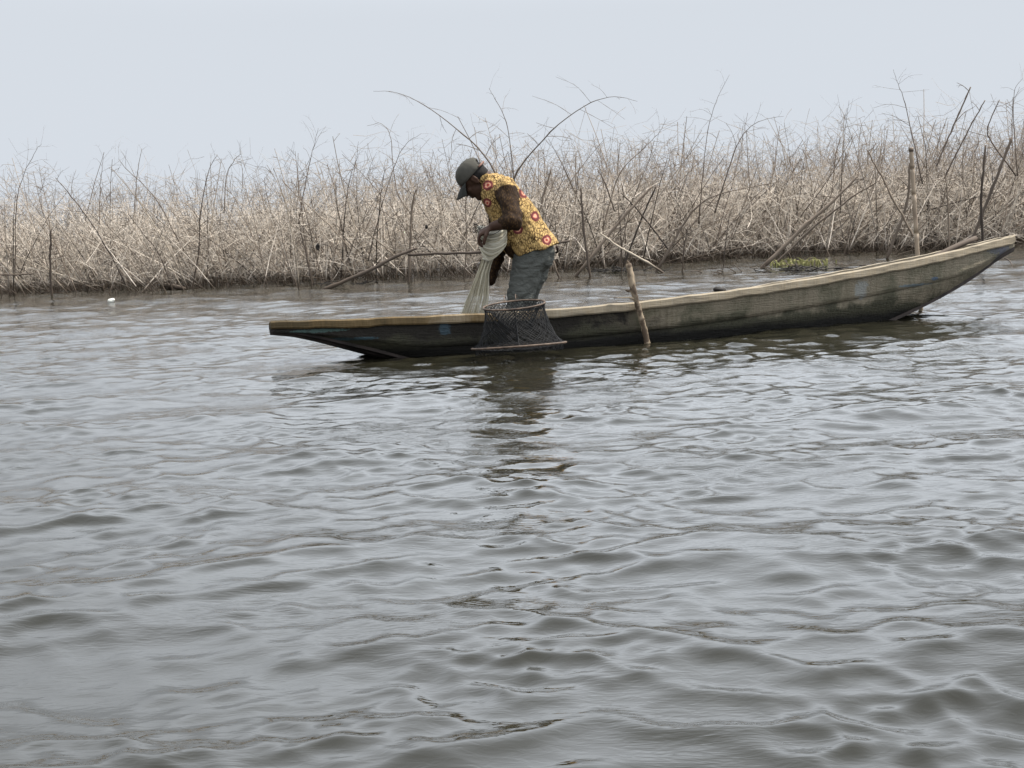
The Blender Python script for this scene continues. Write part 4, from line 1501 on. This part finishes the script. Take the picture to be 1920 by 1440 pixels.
    ('leaning_stick', 'stick', SM, 11.5, (0.013, 0.013, 0.012, 0.009), [(1712, 443), (1690, 400), (1652, 330), (1625, 280)], 'thin knotty stick leaning left, tied to the bamboo pole', [(0.97, 1640, 276)], 0),
    ('dry_branch', 'branch', D, 18.1, (0.018, 0.014, 0.009, 0.004), [(360, 540), (372, 480), (376, 400), (392, 320), (408, 290)], 'upright dark branch with a flared foot in the left brush', [], 9, 0.2),
    ('dry_branch', 'branch', SM, 18.0, (0.016, 0.012, 0.007), [(320, 535), (300, 480), (270, 440), (240, 400)], 'short dark branch leaning left near the floating log', [], 5, 0.2),
    ('dry_branch', 'branch', D, 17.8, (0.017, 0.013, 0.008), [(585, 535), (575, 480), (565, 440), (560, 400)], 'dark thin stem standing at the water left of the slanting dark pole', [], 4, 0.2),
    ('dry_branch', 'branch', SM, 17.4, (0.020, 0.016, 0.012), [(1045, 513), (1035, 485), (1015, 450), (1005, 440)], 'short stem with a clumpy foot just right of the trousers of the fisherman', [], 3, 0.2),
    ('dry_branch', 'branch', D, 17.5, (0.012, 0.011, 0.008), [(1165, 512), (1166, 470), (1162, 400)], 'thin straight stem in the open water behind the crooked stake', [], 2, 0.2),
    ('dry_branch', 'branch', D, 17.3, (0.016, 0.013, 0.008), [(1280, 508), (1282, 470), (1290, 425)], 'thin stem with a knobbly foot standing in open water', [], 4, 0.2),
    ('dry_branch', 'branch', D, 17.3, (0.011, 0.010, 0.007), [(1356, 502), (1360, 460), (1368, 400)], 'pair of thin straight stems standing in open water', [(0.1, 1345, 440)], 2, 0.2),
]
for s_ in STICKS:
    name, cat, m, Y, r, path, label, tw, auto = s_[:9]
    sub = s_[9] if len(s_) > 9 else 0
    stick(name, cat, m, Y, r, path, label, tw, auto, None, sub, SM if m is D else m)

# bamboo mooring pole behind the right end of the boat
YP = 11.25
pole = empty('bamboo_pole', at(1727, 582, YP))
tag(pole, 'tall pale bamboo pole standing in the water behind the right end of the canoe', 'pole')
k = NT('dry_bamboo')
n = k.noise(k.mapping(k.pos(), (1, 1, 0.12)), 60, 4); n2 = k.noise(k.pos(), 8, 3)
cc = k.mix(n, (0.26, 0.20, 0.145), (0.40, 0.32, 0.235))
cc = k.mix(k.ramp(n2, [(0.5, 0.0), (0.7, 0.6)]), cc, (0.16, 0.115, 0.08))
M_BAMBOO = k.done(cc, 0.6, k.bump(n, 0.4, 0.003), 0.35)
bp0, bp1 = at(1727.5, 596, YP), at(1708, 275, YP)
bp0 = bp0 + (bp0 - bp1) * 0.25
joints = [0.0, 0.13, 0.27, 0.44, 0.60, 0.78, 0.90, 1.0]
for a, b_ in zip(joints[:-1], joints[1:]):
    p0, p1 = bp0 + (bp1 - bp0) * a, bp0 + (bp1 - bp0) * (b_ - 0.004)
    t_ = np.linspace(0, 1, 7)
    r_ = (0.0175 - 0.002 * a) * (1 + 0.10 * np.exp(-(t_ / 0.05) ** 2) + 0.10 * np.exp(-((1 - t_) / 0.05) ** 2))
    MB().tube(p0 + (p1 - p0) * t_[:, None], r_, 10).build('segment', M_BAMBOO, pole)
for a in joints[1:-1]:
    p0 = bp0 + (bp1 - bp0) * a
    ax_ = (bp1 - bp0) / np.linalg.norm(bp1 - bp0)
    MB().tube([p0 - ax_ * 0.010, p0 - ax_ * 0.004, p0 + ax_ * 0.004], [0.0165, 0.0205 - 0.002 * a, 0.0165], 10).build('joint', M_STAKE, pole)
tw_ = bp0 + (bp1 - bp0) * 0.985
MB().tube([tw_ + (0, 0, -0.012), tw_ + (0, 0, 0.012)], [0.0185, 0.018], 10).build('dark_collar', M_DARKSTICK, pole)

# ------------------------------------------------------------------ floating things
f0 = on_water(208, 568)
mb = MB()
ellipsoid(mb, f0 + [0, 0, 0.02], [[0.035, 0, 0], [0, 0.03, 0], [0, 0, 0.026]], 9, 14)
ellipsoid(mb, f0 + [0.02, 0, 0.032], [[0.024, 0, 0], [0, 0.022, 0], [0, 0, 0.018]], 9, 14)
o = fuse(mb, 'float', plain('white_float', (0.72, 0.70, 0.62), (0.80, 0.79, 0.72), 40, 0.5, 0.1), None, 0.006, 2)
tag(o, 'small white float on the open water in the left part of the lake', 'float')

lg = MB().tube(spline([on_water(303, 534, 0.03), on_water(325, 537, 0.035), on_water(347, 541, 0.02)], 10), [0.02, 0.03, 0.028, 0.015], 8).build('log', M_PALESTICK)
tag(lg, 'short pale log floating at the foot of the left brush', 'log')

# green water plants
M_GREEN = plain('water_grass', (0.15, 0.16, 0.04), (0.38, 0.34, 0.15), 30, 0.6, 0.1)


def tuft(px, py, n, spread, hgt, label):
    c = on_water(px, py)
    o = empty('water_plant', c)
    tag(o, label, 'plant', None)
    rr = np.random.default_rng(int(px))
    for i in range(n):
        b0 = c + np.array([rr.normal(0, spread), rr.normal(0, 0.12), 0.0])
        h = hgt * rr.uniform(0.5, 1.1)
        le = np.array([rr.normal(0, 0.45), rr.normal(0, 0.25), 0]) * h
        sp_ = spline([b0, b0 + le * 0.35 + [0, 0, h * 0.65], b0 + le + [0, 0, h * rr.uniform(0.6, 1.0)]], 6)
        w = np.array([0.011, 0, 0.002]) * rr.uniform(0.6, 1.2)
        wd = np.array([0.6, 1, 1, 0.75, 0.4, 0.05])
        nrm = np.array([0.0, 0.0025, 0.001])
        P = [[p - w * q + nrm, p + nrm * 0 - nrm, p + w * q + nrm] for p, q in zip(sp_, wd)]
        MB().grid(P).build('leaf', M_GREEN, o)
        fo = o.children[-1].modifiers.new('thickness', 'SOLIDIFY') if False else None


tuft(1462, 500, 26, 0.09, 0.10, 'bright green tuft of water grass at the foot of the thickest leaning stem')
tuft(1510, 497, 46, 0.16, 0.10, 'wider yellow green tuft of water grass, right of the bright one')


def debris(px, py, n, spread, label, m):
    c = on_water(px, py)
    rr = np.random.default_rng(int(px * 3))
    mb = MB()
    for i in range(n):
        a = c + np.array([rr.normal(0, spread), rr.normal(0, 0.15), rr.uniform(0.0, 0.035)])
        d = np.array([rr.normal(0, 1), rr.normal(0, 0.6), rr.normal(0, 0.22)]); d /= np.linalg.norm(d)
        L = rr.uniform(0.06, 0.26)
        mb.tube(spline([a - d * L / 2, a + rr.normal(0, 0.012, 3), a + d * L / 2], 5), [0.006, 0.004], 4)
    o = mb.build('drift_twigs', m)
    o['kind'] = 'stuff'
    tag(o, label, 'drift twigs')


debris(1155, 509, 46, 0.20, 'dark raft of drifting twigs behind the crooked stake', M_BLACK)
debris(1510, 507, 46, 0.24, 'dark drifting twigs below the green water grass', M_BLACK)
debris(1400, 507, 14, 0.4, 'loose twigs drifting left of the green water grass', M_DARKSTICK)
debris(870, 505, 20, 0.25, 'dark drifting twigs behind the hanging net', M_BLACK)
debris(660, 533, 14, 0.22, 'dark drifting twigs at the foot of the slanting dark pole', M_BLACK)
s1 = MB().tube(spline([on_water(1884, 484, 0.05), on_water(1893, 489, 0.04), on_water(1899, 500, 0.0)], 7), [0.008, 0.007, 0.005], 5).build('twig', M_DARKSTICK)
tag(s1, 'bent dark twig poking out of the water right of the raised canoe end', 'twig')

for (px, py, Y, sc, lab) in [(597, 464, 17.4, 0.040, 'black wilted leaf hanging in the left brush'), (799, 425, 17.4, 0.024, 'small black wilted leaf hanging just right of the knotted post')]:
    c = at(px, py, Y)
    mb = MB()
    ellipsoid(mb, c, [[sc * 0.55, 0, sc * 0.2], [0, sc * 0.4, 0], [0, 0, sc * 1.2]], 8, 12)
    ellipsoid(mb, c + [sc * 0.4, 0, -sc * 0.5], [[sc * 0.3, 0, 0], [0, sc * 0.3, 0], [0, 0, sc * 1.0]], 8, 12)
    o = fuse(mb, 'wilted_leaf', M_BLACK, None, 0.012, 2, lambda co, n: 0.028 * mnoise.noise(co * 26))
    tag(o, lab, 'leaf')
